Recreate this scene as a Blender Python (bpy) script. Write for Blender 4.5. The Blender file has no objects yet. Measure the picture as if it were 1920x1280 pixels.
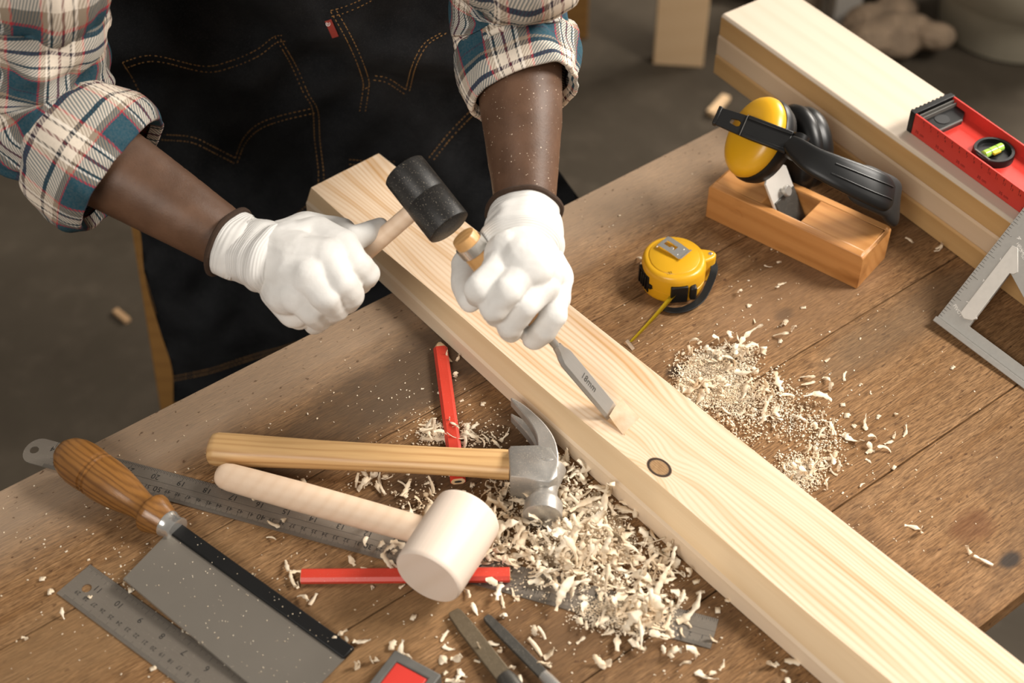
import bpy, bmesh, math, random
from mathutils import Vector, Matrix, Quaternion, noise
import numpy as np

# ------------------------------------------------------------------ camera
S = bpy.context.scene
COL = S.collection
FPX, PITCH, ROLL, CAMH = 2781.56, math.radians(45.385), math.radians(-0.457), 1.0195
_r0 = Vector((1, 0, 0)); _u0 = Vector((0, math.sin(PITCH), math.cos(PITCH)))
FWD = Vector((0, math.cos(PITCH), -math.sin(PITCH)))
RGT = _r0 * math.cos(ROLL) + _u0 * math.sin(ROLL)
UPV = -_r0 * math.sin(ROLL) + _u0 * math.cos(ROLL)
CAM = Vector((0, 0, CAMH))
cam = bpy.data.cameras.new('camera')
cam.sensor_width = 36; cam.lens = FPX / 1920 * 36; cam.clip_start = .05
cam.dof.use_dof = True; cam.dof.focus_distance = 1.36; cam.dof.aperture_fstop = 4.5
camo = bpy.data.objects.new('camera', cam); COL.objects.link(camo)
M = Matrix.Identity(4)
for i in range(3):
    M[i][0] = RGT[i]; M[i][1] = UPV[i]; M[i][2] = -FWD[i]; M[i][3] = CAM[i]
camo.matrix_world = M
S.camera = camo

# ------------------------------------------------------------------ world, lights, exposure
S.view_settings.view_transform = 'Standard'; S.view_settings.look = 'None'
S.view_settings.gamma = 1; S.view_settings.use_curve_mapping = False
S.view_settings.exposure = 0.0
W = bpy.data.worlds.new('world'); S.world = W; W.use_nodes = True
bg = W.node_tree.nodes['Background']; bg.inputs[0].default_value = (1.0, .92, .82, 1); bg.inputs[1].default_value = .20

def area(name, loc, target, size, power, col):
    l = bpy.data.lights.new(name, 'AREA'); l.shape = 'RECTANGLE'; l.size, l.size_y = size; l.energy = power; l.color = col
    o = bpy.data.objects.new(name, l); COL.objects.link(o); o.location = loc
    o.rotation_euler = (Vector(target) - Vector(loc)).to_track_quat('-Z', 'Y').to_euler()
    return o
area('daylight_window', (1.75, 1.15, 1.55), (0.05, .92, 0), (.65, .65), 68, (1, .94, .86))
FZ0 = -.78
area('rear_fill', (2.6, 3.6, 1.6), (.7, 2.6, FZ0), (1.2, 1.2), 170, (1, .93, .84))  # added lamp that lifts the dim background; no known window here
area('left_fill', (-1.0, -1.3, 2.1), (0, 1.0, 0), (1.4, 1.0), 56, (1, .94, .87))  # added fill from camera left to brighten left-facing sides, not a known window

# ------------------------------------------------------------------ helpers
R_ = random.Random(7)
def ray(px, py):
    return (FWD + RGT * ((px - 960) / FPX) - UPV * ((py - 640) / FPX))
def at(px, py, z=0.0):
    d = ray(px, py); t = (z - CAMH) / d.z
    return CAM + d * t
def aty(px, py, y):
    d = ray(px, py); return CAM + d * (y / d.y)
def frame(o, x, zref=(0, 0, 1)):
    """matrix at o: X along x, Z as near zref as it can be"""
    x = Vector(x).normalized(); z = Vector(zref); z = (z - x * z.dot(x)).normalized(); y = z.cross(x)
    m = Matrix.Identity(4)
    for i in range(3): m[i][0] = x[i]; m[i][1] = y[i]; m[i][2] = z[i]; m[i][3] = o[i]
    return m
def T(x, y, z): return Matrix.Translation((x, y, z))
def bmn(): return bmesh.new()
def quadgrid(bm, rows, closed=False, uvs=None):
    V = [[bm.verts.new(p) for p in r] for r in rows]
    uvl = bm.loops.layers.uv.verify() if uvs else None
    n = len(rows[0])
    for i in range(len(rows) - 1):
        for j in range(n if closed else n - 1):
            k = (j + 1) % n
            f = bm.faces.new((V[i][j], V[i][k], V[i + 1][k], V[i + 1][j]))
            if uvs:
                jj = j + 1
                for l, (a, b) in zip(f.loops, ((i, j), (i, jj), (i + 1, jj), (i + 1, j))): l[uvl].uv = uvs(a, b)
    return V
def box(bm, lo, hi, m=None):
    m = m or Matrix.Identity(4)
    P = [m @ Vector((x, y, z)) for z in (lo[2], hi[2]) for x, y in ((lo[0], lo[1]), (hi[0], lo[1]), (hi[0], hi[1]), (lo[0], hi[1]))]
    v = [bm.verts.new(p) for p in P]
    for f in ((3, 2, 1, 0), (4, 5, 6, 7), (0, 1, 5, 4), (1, 2, 6, 5), (2, 3, 7, 6), (3, 0, 4, 7)): bm.faces.new([v[i] for i in f])
def prism(bm, pts, z0, z1, m=None):
    m = m or Matrix.Identity(4)
    a = [bm.verts.new(m @ Vector((x, y, z0))) for x, y in pts]; b = [bm.verts.new(m @ Vector((x, y, z1))) for x, y in pts]
    bm.faces.new(a[::-1]); bm.faces.new(b); n = len(pts)
    for i in range(n): bm.faces.new((a[i], a[(i + 1) % n], b[(i + 1) % n], b[i]))
def prism_hole(bm, outer, inner, z0, z1, m=None):
    """plate with a hole; outer and inner have the same number of points, matched by angle"""
    m = m or Matrix.Identity(4); n = len(outer)
    g = [[bm.verts.new(m @ Vector((x, y, z))) for x, y in ring] for ring in (outer, inner) for z in (z0, z1)]
    o0, o1, i0, i1 = g
    for i in range(n):
        k = (i + 1) % n
        bm.faces.new((o0[i], o0[k], o1[k], o1[i])); bm.faces.new((i0[k], i0[i], i1[i], i1[k]))
        bm.faces.new((o1[i], o1[k], i1[k], i1[i])); bm.faces.new((o0[k], o0[i], i0[i], i0[k]))
def lathe(bm, prof, m=None, n=32, sy=1.0, sz=1.0, caps=True):
    """profile of (x, radius) turned about local X"""
    m = m or Matrix.Identity(4)
    rows = [[m @ Vector((x, r * sy * math.cos(2 * math.pi * k / n), r * sz * math.sin(2 * math.pi * k / n))) for k in range(n)] for x, r in prof]
    V = quadgrid(bm, rows, True)
    if caps: bm.faces.new(V[0]); bm.faces.new(V[-1][::-1])
def tube(bm, pts, rad, n=10, flat=1.0, up=None, caps=True):
    pts = [Vector(p) for p in pts]; N = len(pts)
    rad = rad if hasattr(rad, '__len__') else [rad] * N
    rows = []; prev = None
    for i, p in enumerate(pts):
        t = (pts[min(i + 1, N - 1)] - pts[max(i - 1, 0)]).normalized()
        ref = Vector(up) if up is not None else (prev if prev is not None else (Vector((0, 0, 1)) if abs(t.z) < .9 else Vector((1, 0, 0))))
        b = (ref - t * ref.dot(t)).normalized(); prev = b; c = t.cross(b)
        rows.append([p + (c * math.cos(2 * math.pi * k / n) + b * math.sin(2 * math.pi * k / n) * flat) * rad[i] for k in range(n)])
    V = quadgrid(bm, rows, True)
    if caps: bm.faces.new(V[0]); bm.faces.new(V[-1][::-1])
def ribbon(bm, pts, w, t, up):
    """strip of width w and thickness t; up = normal vector(s)"""
    pts = [Vector(p) for p in pts]; N = len(pts); rows = []
    for i, p in enumerate(pts):
        tg = (pts[min(i + 1, N - 1)] - pts[max(i - 1, 0)]).normalized()
        u = Vector(up[i] if isinstance(up, list) else up); u = (u - tg * u.dot(tg)).normalized(); s = tg.cross(u)
        ww = w[i] if hasattr(w, '__len__') else w
        rows.append([p - s * ww / 2 - u * t / 2, p + s * ww / 2 - u * t / 2, p + s * ww / 2 + u * t / 2, p - s * ww / 2 + u * t / 2])
    V = quadgrid(bm, rows, True); bm.faces.new(V[0]); bm.faces.new(V[-1][::-1])
def ball(bm, c, r, seg=12, sc=(1, 1, 1), m=None):
    mm = T(*c) @ Matrix.Diagonal((sc[0], sc[1], sc[2], 1))
    if m is not None: mm = m @ mm
    bmesh.ops.create_uvsphere(bm, u_segments=seg, v_segments=max(6, seg // 2), radius=r, matrix=mm)
def capsule(bm, a, b, ra, rb, seg=14):
    a, b = Vector(a), Vector(b); L = (b - a).length
    if L < 1e-6: ball(bm, a, ra, seg); return
    m = frame(a, b - a, (0, 0, 1) if abs((b - a).normalized().z) < .95 else (1, 0, 0))
    prof = []
    for k in range(7):
        th = math.pi / 2 * k / 6; prof.append((-ra * math.cos(th), max(ra * math.sin(th), 1e-5)))
    for k in range(7):
        th = math.pi / 2 * k / 6; prof.append((L + rb * math.sin(th), max(rb * math.cos(th), 1e-5)))
    lathe(bm, prof, m, seg)
def smooth(pts, n=6):
    """Catmull-Rom through points (any dimension)"""
    P = [np.array(p, float) for p in pts]; P = [2 * P[0] - P[1]] + P + [2 * P[-1] - P[-2]]; out = []
    for i in range(1, len(P) - 2):
        for k in range(n):
            t = k / n; a, b, c, d = P[i - 1:i + 3]
            out.append(.5 * (2 * b + (c - a) * t + (2 * a - 5 * b + 4 * c - d) * t * t + (3 * b - a - 3 * c + d) * t ** 3))
    out.append(P[-2]); return out
def fin(bm, name, mat, parent=None, ang=35, bevel=0, seg=2, recalc=True):
    if recalc: bmesh.ops.recalc_face_normals(bm, faces=bm.faces)
    for f in bm.faces: f.smooth = True
    for e in bm.edges: e.smooth = not (len(e.link_faces) == 2 and e.calc_face_angle(0) > math.radians(ang))
    me = bpy.data.meshes.new(name); bm.to_mesh(me); bm.free()
    o = bpy.data.objects.new(name, me); COL.objects.link(o)
    for m in (mat if isinstance(mat, (list, tuple)) else [mat]): me.materials.append(m)
    if parent is not None: o.parent = parent
    if bevel:
        b = o.modifiers.new('bevel', 'BEVEL'); b.width = bevel; b.segments = seg; b.limit_method = 'ANGLE'; b.angle_limit = math.radians(40); b.harden_normals = False
    return o
def bake(o):
    dg = bpy.context.evaluated_depsgraph_get(); dg.update()
    me = bpy.data.meshes.new_from_object(o.evaluated_get(dg)); o.modifiers.clear(); old = o.data; o.data = me
    for p in me.polygons: p.use_smooth = True
    bpy.data.meshes.remove(old); return o
def tag(o, label, cat, group=None, kind=None):
    if label: o['label'] = label
    if cat: o['category'] = cat
    if group: o['group'] = group
    if kind: o['kind'] = kind
    return o
def thing(name, label, cat, m=None, group=None):
    o = bpy.data.objects.new(name, None); COL.objects.link(o); o.empty_display_size = .02
    if m is not None: o.matrix_world = m
    return tag(o, label, cat, group)
_tc = {}
def text(bm, s, size, m):
    """flat lettering, centred on the local origin"""
    if s not in _tc:
        cu = bpy.data.curves.new('t', 'FONT'); cu.body = s; cu.size = 1; cu.align_x = 'CENTER'; cu.align_y = 'CENTER'; cu.resolution_u = 2
        o = bpy.data.objects.new('t', cu); COL.objects.link(o)
        dg = bpy.context.evaluated_depsgraph_get(); dg.update(); me = o.evaluated_get(dg).to_mesh()
        _tc[s] = ([v.co.copy() for v in me.vertices], [tuple(p.vertices) for p in me.polygons])
        o.evaluated_get(dg).to_mesh_clear(); bpy.data.objects.remove(o); bpy.data.curves.remove(cu)
    vs, fs = _tc[s]; V = [bm.verts.new(m @ (v * size)) for v in vs]
    for f in fs:
        try: bm.faces.new([V[i] for i in f])
        except ValueError: pass

# ------------------------------------------------------------------ materials
class NT:
    def __init__(s, name):
        s.m = bpy.data.materials.new(name); s.m.use_nodes = True; s.t = s.m.node_tree; s.b = s.t.nodes['Principled BSDF']
        s.tc = s.t.nodes.new('ShaderNodeTexCoord')
    def n(s, typ, **k):
        nd = s.t.nodes.new('ShaderNode' + typ)
        for a, v in k.items():
            if a.startswith('i_'):
                key = a[2:]; key = int(key) if key.isdigit() else key
                s.set(nd.inputs[key], v)
            else: setattr(nd, a, v)
        return nd
    def set(s, inp, v):
        if isinstance(v, bpy.types.NodeSocket): s.t.links.new(v, inp)
        elif isinstance(v, tuple) and len(v) == 3 and inp.type == 'RGBA': inp.default_value = (*v, 1)
        else: inp.default_value = v
    def map(s, sc=(1, 1, 1), rot=(0, 0, 0), loc=(0, 0, 0), src='Object'):
        return s.n('Mapping', i_Vector=s.tc.outputs[src], i_Scale=sc, i_Rotation=rot, i_Location=loc).outputs[0]
    def noise(s, v, scale, det=4, rough=.6, dist=0):
        return s.n('TexNoise', i_Vector=v, i_Scale=scale, i_Detail=det, i_Roughness=rough, i_Distortion=dist).outputs['Fac']
    def math(s, op, a, b=0.0, c=0.0):
        nd = s.n('Math', operation=op); s.set(nd.inputs[0], a); s.set(nd.inputs[1], b); s.set(nd.inputs[2], c); return nd.outputs[0]
    def rng(s, v, a, b, c=0, d=1):
        return s.n('MapRange', i_0=v, i_1=a, i_2=b, i_3=c, i_4=d).outputs[0]
    def mix(s, f, a, b, mode='MIX'):
        nd = s.n('Mix', data_type='RGBA', blend_type=mode); s.set(nd.inputs[0], f); s.set(nd.inputs[6], a); s.set(nd.inputs[7], b); return nd.outputs[2]
    def out(s, col=None, rough=None, metal=None, bump=None, bs=.3, bd=.001, spec=None):
        if col is not None: s.set(s.b.inputs['Base Color'], col)
        if rough is not None: s.set(s.b.inputs['Roughness'], rough)
        if metal is not None: s.set(s.b.inputs['Metallic'], metal)
        if spec is not None: s.set(s.b.inputs['Specular IOR Level'], spec)
        if bump is not None:
            b = s.n('Bump', i_Strength=bs, i_Distance=bd, i_Height=bump); s.set(s.b.inputs['Normal'], b.outputs[0])
        return s.m
def plain(name, col, rough=.5, metal=0, var=.12, scale=60, bs=.15, bd=.0005, spec=None, dust=0, stretch=(1, 1, 1)):
    n = NT(name); v = n.map(stretch); f = n.noise(v, scale)
    c = n.mix(f, tuple(x * (1 - var) for x in col), tuple(min(1, x * (1 + var)) for x in col))
    if dust:
        d = n.rng(n.noise(n.map(), 1500, 1, .6), .735 - dust * .05, .76 - dust * .05)
        c = n.mix(d, c, (.72, .62, .48)); metal = n.math('MULTIPLY', n.math('SUBTRACT', 1.0, d), metal) if metal else metal
    return n.out(c, rough, metal, f, bs, bd, spec)
def wood(name, c1, c2, gs=22, fine=160, rough=.55, dark=None, bs=.25, rot=0, knots=(), dust=0, lw=6.0, amt=1.0, curve=.02, rf=None, broad=0):
    """grain along local X. knots: (x, y, rx, ry, strength)"""
    n = NT(name); co = n.map(rot=(0, 0, rot)); sx = n.n('SeparateXYZ', i_Vector=co)
    x, y, z = sx.outputs
    nz = n.noise(n.n('Mapping', i_Vector=co, i_Scale=(lw, gs, gs)).outputs[0], 1.0, 3, .5)
    yy = n.math('ADD', n.math('ADD', y, n.math('MULTIPLY', z, .7)), n.math('MULTIPLY', nz, curve))
    kn = None
    for kx, ky, rx, ry, st in knots:
        dx = n.math('DIVIDE', n.math('SUBTRACT', x, kx), rx); dy = n.math('DIVIDE', n.math('SUBTRACT', y, ky), ry)
        d2 = n.math('ADD', n.math('MULTIPLY', dx, dx), n.math('MULTIPLY', dy, dy))
        g = n.math('EXPONENT', n.math('MULTIPLY', d2, -.22))
        sgn = n.math('MULTIPLY', dy, n.math('MULTIPLY', g, st)); yy = n.math('ADD', yy, sgn)
        k = n.rng(d2, .55, 1.3, 1, 0); kk = (k, d2); kn = kk if kn is None else kn
    rings = n.math('SINE', n.math('MULTIPLY', yy, rf or gs * 28.0))
    rings = n.rng(rings, -1, 1); rings = n.math('POWER', rings, 2.2)
    if broad: r2 = n.math('POWER', n.rng(n.math('SINE', n.math('MULTIPLY', yy, rf * .17)), -1, 1), 4.0); rings = n.math('ADD', n.math('MULTIPLY', rings, .8), n.math('MULTIPLY', r2, broad))
    fn = n.noise(n.n('Mapping', i_Vector=co, i_Scale=(fine * .06, fine * 2, fine * 2)).outputs[0], 1.0, 4, .7)
    big = n.noise(n.n('Mapping', i_Vector=co, i_Scale=(4, 14, 14)).outputs[0], 1.0, 2)
    f = n.math('MULTIPLY', n.math('ADD', n.math('MULTIPLY', rings, n.rng(big, .3, .7, .25, .9)), n.math('MULTIPLY', n.rng(fn, .3, .7), .35)), amt)
    c = n.mix(f, c1, c2)
    if kn:
        k, d2 = kn; c = n.mix(k, c, n.mix(n.noise(n.map(), 260), (.16, .07, .02), (.46, .29, .14)))
        rim = n.math('MULTIPLY', n.rng(d2, .5, .9), n.rng(d2, .9, 1.25, 1, 0)); c = n.mix(n.rng(rim, .1, .6), c, (.030, .013, .005))
    if dark: c = n.mix(n.rng(n.noise(n.map((1, 3, 3)), 9, 4), .55, .75), c, dark)
    if dust: c = n.mix(n.rng(n.noise(n.map(), 700, 2, .7), .70 - dust * .1, .74 - dust * .1), c, (.75, .64, .48))
    return n.out(c, rough, None, n.math('ADD', fn, n.math('MULTIPLY', rings, .4)), bs, .0006)

EDGE = math.radians(36.905)         # direction of the bench boards
def bench_mat():
    n = NT('worn_bench_wood'); co = n.map(); 
    g = n.n('Mapping', i_Vector=co, i_Scale=(5, 90, 90)).outputs[0]
    streak = n.noise(g, 1, 5, .65, .3); fine = n.noise(n.n('Mapping', i_Vector=co, i_Scale=(70, 700, 700)).outputs[0], 1, 3, .7)
    blot = n.noise(n.n('Mapping', i_Vector=co, i_Scale=(3.2, 6.5, 6)).outputs[0], 1, 5, .6, .5)
    c = n.mix(n.rng(streak, .3, .7), (.27, .138, .054), (.42, .245, .118))
    c = n.mix(n.rng(fine, .35, .65, 0, .9), c, (.085, .042, .018))
    c = n.mix(n.rng(blot, .50, .68, 0, .8), c, (.115, .064, .031))
    sx = n.n('SeparateXYZ', i_Vector=co).outputs
    # bleached strip along the front edge, grimy patch in the middle
    ed = n.rng(n.math('ADD', sx[1], n.math('MULTIPLY', n.noise(n.map((2, 12, 1)), 2), .05)), .865, .915)
    c = n.mix(n.math('MULTIPLY', ed, .6), c, (.37, .28, .20))
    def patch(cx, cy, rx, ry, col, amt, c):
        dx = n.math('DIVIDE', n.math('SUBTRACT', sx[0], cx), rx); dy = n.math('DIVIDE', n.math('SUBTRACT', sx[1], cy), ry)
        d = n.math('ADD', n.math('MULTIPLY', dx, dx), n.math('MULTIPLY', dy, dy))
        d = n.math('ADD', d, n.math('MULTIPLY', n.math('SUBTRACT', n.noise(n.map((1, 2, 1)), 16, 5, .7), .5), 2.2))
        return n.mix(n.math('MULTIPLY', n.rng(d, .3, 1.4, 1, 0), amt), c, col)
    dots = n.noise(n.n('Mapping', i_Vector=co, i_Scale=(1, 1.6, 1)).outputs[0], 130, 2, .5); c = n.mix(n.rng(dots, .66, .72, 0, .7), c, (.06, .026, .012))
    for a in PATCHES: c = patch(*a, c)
    r = n.rng(blot, .3, .7, .8, .6)
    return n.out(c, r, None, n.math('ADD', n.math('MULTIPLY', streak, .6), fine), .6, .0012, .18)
def ec(px, py):           # pixel on the bench to bench coordinates (along, across)
    p = at(px, py); return (p.x * math.cos(EDGE) + p.y * math.sin(EDGE), -p.x * math.sin(EDGE) + p.y * math.cos(EDGE))
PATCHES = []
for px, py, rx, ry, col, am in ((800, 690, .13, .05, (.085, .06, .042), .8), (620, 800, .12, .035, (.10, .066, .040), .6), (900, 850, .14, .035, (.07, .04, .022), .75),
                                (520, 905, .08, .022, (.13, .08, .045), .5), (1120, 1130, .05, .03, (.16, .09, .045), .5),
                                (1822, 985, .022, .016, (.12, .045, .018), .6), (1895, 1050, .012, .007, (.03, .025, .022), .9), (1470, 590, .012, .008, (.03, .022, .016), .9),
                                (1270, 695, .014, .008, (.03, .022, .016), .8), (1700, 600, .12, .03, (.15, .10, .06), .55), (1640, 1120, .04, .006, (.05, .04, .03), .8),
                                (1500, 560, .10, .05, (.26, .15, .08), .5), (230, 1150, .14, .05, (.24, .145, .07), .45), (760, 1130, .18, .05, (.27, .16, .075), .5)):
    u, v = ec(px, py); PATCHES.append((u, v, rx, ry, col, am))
def dust_c(n, c, lo, sc=700): return n.mix(n.rng(n.noise(n.map(), sc, 2, .7), lo, lo + .04), c, (.78, .68, .52))

def plaid():
    n = NT('plaid_flannel'); uv = n.n('SeparateXYZ', i_Vector=n.tc.outputs['UV']).outputs
    def ramp(v, stops):
        nd = n.n('ValToRGB', i_Fac=v); r = nd.color_ramp; r.interpolation = 'CONSTANT'
        while len(r.elements) < len(stops): r.elements.new(.5)
        for e, (p, c) in zip(r.elements, stops): e.position = p; e.color = (*c, 1)
        return nd.outputs[0]
    teal = (.010, .060, .090); navy = (.006, .018, .035); cream = (.80, .70, .58); red = (.42, .02, .035); tan = (.30, .235, .17); blk = (.006, .010, .016); mar = (.13, .008, .016); wh = (.88, .80, .70); plum = (.035, .014, .045)
    per = .068
    u = n.math('FRACT', n.math('DIVIDE', uv[0], per)); v = n.math('FRACT', n.math('DIVIDE', uv[1], per))
    wu = ramp(u, [(0, teal), (.36, red), (.39, tan), (.45, wh), (.48, blk), (.51, cream), (.62, mar), (.66, cream), (.765, blk), (.79, wh), (.83, tan), (.935, red), (.965, teal)])
    wv = ramp(v, [(0, teal), (.22, plum), (.245, teal), (.36, tan), (.40, navy), (.45, cream), (.57, plum), (.61, cream), (.74, navy), (.77, cream), (.87, tan), (.935, red), (.96, teal)])
    tw = n.math('FRACT', n.math('DIVIDE', n.math('ADD', uv[0], uv[1]), .0030))
    sel = n.rng(tw, .42, .58)
    c = n.mix(sel, wu, wv); c = n.mix(.45, c, n.mix(.5, wu, wv))
    c = n.mix(n.rng(n.noise(n.map(), 500), .3, .7, 0, .15), c, (.3, .26, .22))
    return n.out(c, .9, None, n.math('MULTIPLY', tw, .6), .35, .0006, .15)
def denim():
    n = NT('raw_denim'); co = n.map(rot=(.2, .6, .3)); f = n.noise(co, 14, 4, .6); g = n.noise(n.map(), 900, 2, .8)
    c = n.mix(n.rng(f, .35, .7), (.014, .015, .017), (.036, .037, .040)); c = n.mix(n.rng(g, .52, .8, 0, .6), c, (.085, .085, .088))
    return n.out(c, .85, None, g, .5, .0006, .25)
def glove_mat(rib=False):
    n = NT('ribbed_white_knit' if rib else 'white_glove_knit'); f = n.noise(n.map(), 38, 4, .6)
    c = n.mix(n.rng(f, .3, .7), (.70, .68, .645), (.80, .785, .755))
    if rib:
        w = n.n('TexWave', i_Vector=n.tc.outputs['UV'], i_Scale=1, wave_type='BANDS', bands_direction='Y'); n.set(w.inputs['Scale'], 190.0)
        h = w.outputs['Fac']
        return n.out(c, .9, None, h, .5, .0008, .2)
    return n.out(c, .85, None, n.math('ADD', f, n.math('MULTIPLY', n.noise(n.map(), 900, 2), .15)), .35, .002, .2)
def skin():
    n = NT('dark_brown_skin'); f = n.noise(n.map(), 30); g = n.noise(n.map(), 420, 3, .7)
    c = n.mix(n.rng(f, .3, .7), (.082, .040, .021), (.135, .070, .040)); c = n.mix(n.rng(g, .66, .70, 0, .5), c, (.03, .014, .009))
    pos = n.n('SeparateXYZ', i_Vector=n.tc.outputs['Object']).outputs
    lo = n.rng(pos[0], -.18, -.05); dz = n.math('MULTIPLY', n.rng(n.noise(n.map(), 520, 1, .5), .735, .75), lo)
    c = n.mix(dz, c, (.75, .6, .45))
    return n.out(c, .5, None, g, .3, .0006, .4)
def paper_wood(name, a, b):
    n = NT(name); f = n.noise(n.map(), 45, 3); return n.out(n.mix(n.rng(f, .35, .65), a, b), .75, None, n.noise(n.map(), 400), .3, .0004, .2)

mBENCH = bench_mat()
mPINE = wood('fresh_pine', (.80, .61, .40), (.66, .43, .21), gs=8, fine=120, rough=.5, knots=(), lw=2.0, amt=.8)
mRUBBER = plain('black_rubber', (.013, .012, .011), .46, 0, .5, 45, .35, .0008, dust=.35, spec=.4)
mSTEEL = plain('brushed_steel', (.42, .40, .37), .36, .65, .12, 30, .1, .0003, stretch=(3, 60, 60))
mDSTEEL = plain('dull_dark_steel', (.10, .095, .085), .45, .8, .3, 40, .2, .0004, dust=.1)
mCHROME = plain('chrome', (.70, .68, .64), .20, .8, .05, 50, .02)
mBLADE = plain('saw_plate_steel', (.30, .27, .23), .36, .65, .10, 12, .05, .0002)
mRULER = plain('ruler_steel', (.27, .235, .195), .42, .55, .10, 30, .08, .0002, stretch=(2, 50, 50), dust=-.25)
mBLACKP = plain('black_plastic', (.007, .007, .007), .40, 0, .3, 40, .1, .0003, spec=.35)
mBLACKM = plain('black_paint', (.005, .005, .005), .55, 0, .3, 60, .2, .0003, spec=.3)
mINK = plain('black_ink', (.01, .01, .01), .6, 0, 0, 10, 0)
mYEL = plain('yellow_plastic', (.70, .37, .012), .33, 0, .05, 12, .04, .0004)
mTAPE = plain('yellow_tape', (.62, .45, .02), .45, 0, .05, 30, .02)
mRED = plain('red_paint', (.56, .042, .030), .35, 0, .10, 20, .05, .0003)
mPENCIL = plain('red_lacquer', (.60, .050, .028), .42, 0, .12, 60, .1, .0003, stretch=(1, 8, 8), dust=.15)
mREDTXT = plain('dark_red_ink', (.14, .012, .010), .5, 0, 0)
mLEAD = plain('graphite', (.03, .03, .03), .4)
mALU = plain('cast_aluminium', (.40, .385, .355), .5, .55, .10, 200, .25, .0003)
mALUL = plain('light_milled_aluminium', (.62, .59, .54), .55, .35, .10, 130, .2, .0003)
mWHITE = plain('white_paint', (.78, .75, .70), .5, 0, .05)
mTRIM = plain('brown_overlock', (.040, .020, .010), .9, 0, .4, 300, .6, .0008)
mGLOVE = glove_mat(); mCUFF = glove_mat(True); mSKIN = skin(); mPLAID = plaid(); mDENIM = denim()
mTHREAD = plain('tan_thread', (.30, .155, .045), .8, 0, .4, 500, .2)
mTAB = plain('red_label_cloth', (.50, .075, .055), .8, 0, .1)
mSHAV = paper_wood('wood_shaving', (.76, .60, .41), (.88, .78, .62))
mDUST = paper_wood('sawdust', (.70, .52, .33), (.86, .73, .54))
mHAIR = plain('black_hair', (.008, .007, .006), .8, 0, .4, 300, .8, .002)
mTROUS = plain('dark_trouser_cloth', (.02, .021, .026), .9, 0, .3, 200)
mFLOORC = NT('stained_concrete')
_f = mFLOORC.noise(mFLOORC.map(), 2.2, 6, .65, .4); _g = mFLOORC.noise(mFLOORC.map(), 14, 4, .6)
_c = mFLOORC.mix(mFLOORC.rng(_f, .3, .7), (.040, .031, .021), (.066, .053, .038)); _c = mFLOORC.mix(mFLOORC.rng(_g, .5, .75, 0, .4), _c, (.095, .075, .055))
mFLOOR = mFLOORC.out(_c, .75, None, _g, .2, .004, .15)
mWALL = plain('plaster', (.35, .31, .26), .9, 0, .1, 4)

# ------------------------------------------------------------------ setting
FZ = -.78
bm = bmn(); box(bm, (-3.2, -1.6, FZ - .05), (3.6, 5.2, FZ)); tag(fin(bm, 'floor', mFLOOR), 'dark stained concrete workshop floor', 'floor', kind='structure')
# (walls stand well outside the frame)
bm = bmn(); box(bm, (-3.2, 5.2, FZ), (3.6, 5.3, 2.2)); tag(fin(bm, 'wall_back', mWALL), 'plain plaster wall behind the carpenter', 'wall', kind='structure')

# ------------------------------------------------------------------ workbench
BX, BN = Vector((math.cos(EDGE), math.sin(EDGE), 0)), Vector((-math.sin(EDGE), math.cos(EDGE), 0))
bench = thing('workbench', 'large brown plank workbench carrying all the tools', 'workbench', Matrix.Rotation(EDGE, 4, 'Z'))
C0, PW, E0, E1 = .9320, .15398, -.55, 1.10
offs = [0, .0004, .0009, .0008, -.0012]
for i in range(4):
    a = C0 - PW * i + offs[i]; b = C0 - PW * (i + 1) + offs[i + 1]; g = .0009 if i == 2 else .0005
    bm = bmn(); box(bm, (E0, b + g, -.022), (E1, a - (g if i else 0), 0))
    fin(bm, 'plank', mBENCH, bench, bevel=.0008)
mBEDGE = wood('bench_frame_wood', (.36, .20, .09), (.22, .11, .045), gs=20, rough=.6)
cl = C0 - 4 * PW
for y0, y1 in ((cl + .15, cl + .175), (C0 - .12, C0 - .095)):
    bm = bmn(); box(bm, (E0 + .06, y0, -.09), (E1 - .14, y1, -.022)); fin(bm, 'apron_rail', mBEDGE, bench, bevel=.001)
for x in (E0 + .05, E1 - .20):
    for y in (cl + .14, C0 - .16):
        bm = bmn(); box(bm, (x, y, FZ), (x + .07, y + .07, -.022)); fin(bm, 'leg', mBEDGE, bench, bevel=.002)

# ------------------------------------------------------------------ pine board being chiselled
HB = .036
Bm = frame(at(716, 290, HB), at(1920, 1243, HB) - at(716, 290, HB)); Bi = Bm.inverted()
board = thing('pine_board', 'long pale pine board with a brown knot being chiselled', 'board', Bm)
def bl(px, py, z): return Bi @ at(px, py, z)
kn = bl(1236, 876, HB); kn2 = bl(1285, 850, HB); kn3 = bl(1660, 1100, HB); kn4 = bl(730, 400, HB)
mBOARD = wood('knotty_pine', (.74, .585, .43), (.52, .30, .13), gs=8.5, fine=110, rough=.5, lw=1.5, amt=.66, curve=.036, rf=1150, broad=.85,
              knots=((kn.x, kn.y, .0115, .0085, .016), (kn2.x, kn2.y, .036, .018, .012), (kn3.x, kn3.y, .12, .013, .010), (kn4.x, kn4.y, .035, .018, .012)))
mBSIDE = wood('pine_side', (.84, .68, .50), (.74, .56, .38), gs=12, fine=90, rough=.55, amt=.7)
mBCHAM = wood('resin_pine', (.76, .56, .34), (.68, .47, .26), gs=10, fine=90, rough=.5, amt=.7)
XE = 1.02
def side_y(x): # lower left arris tapers slightly
    return -.0905 - .0135 * min(1, max(0, (x - .05) / .55))
bm = bmn(); rows = []
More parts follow.
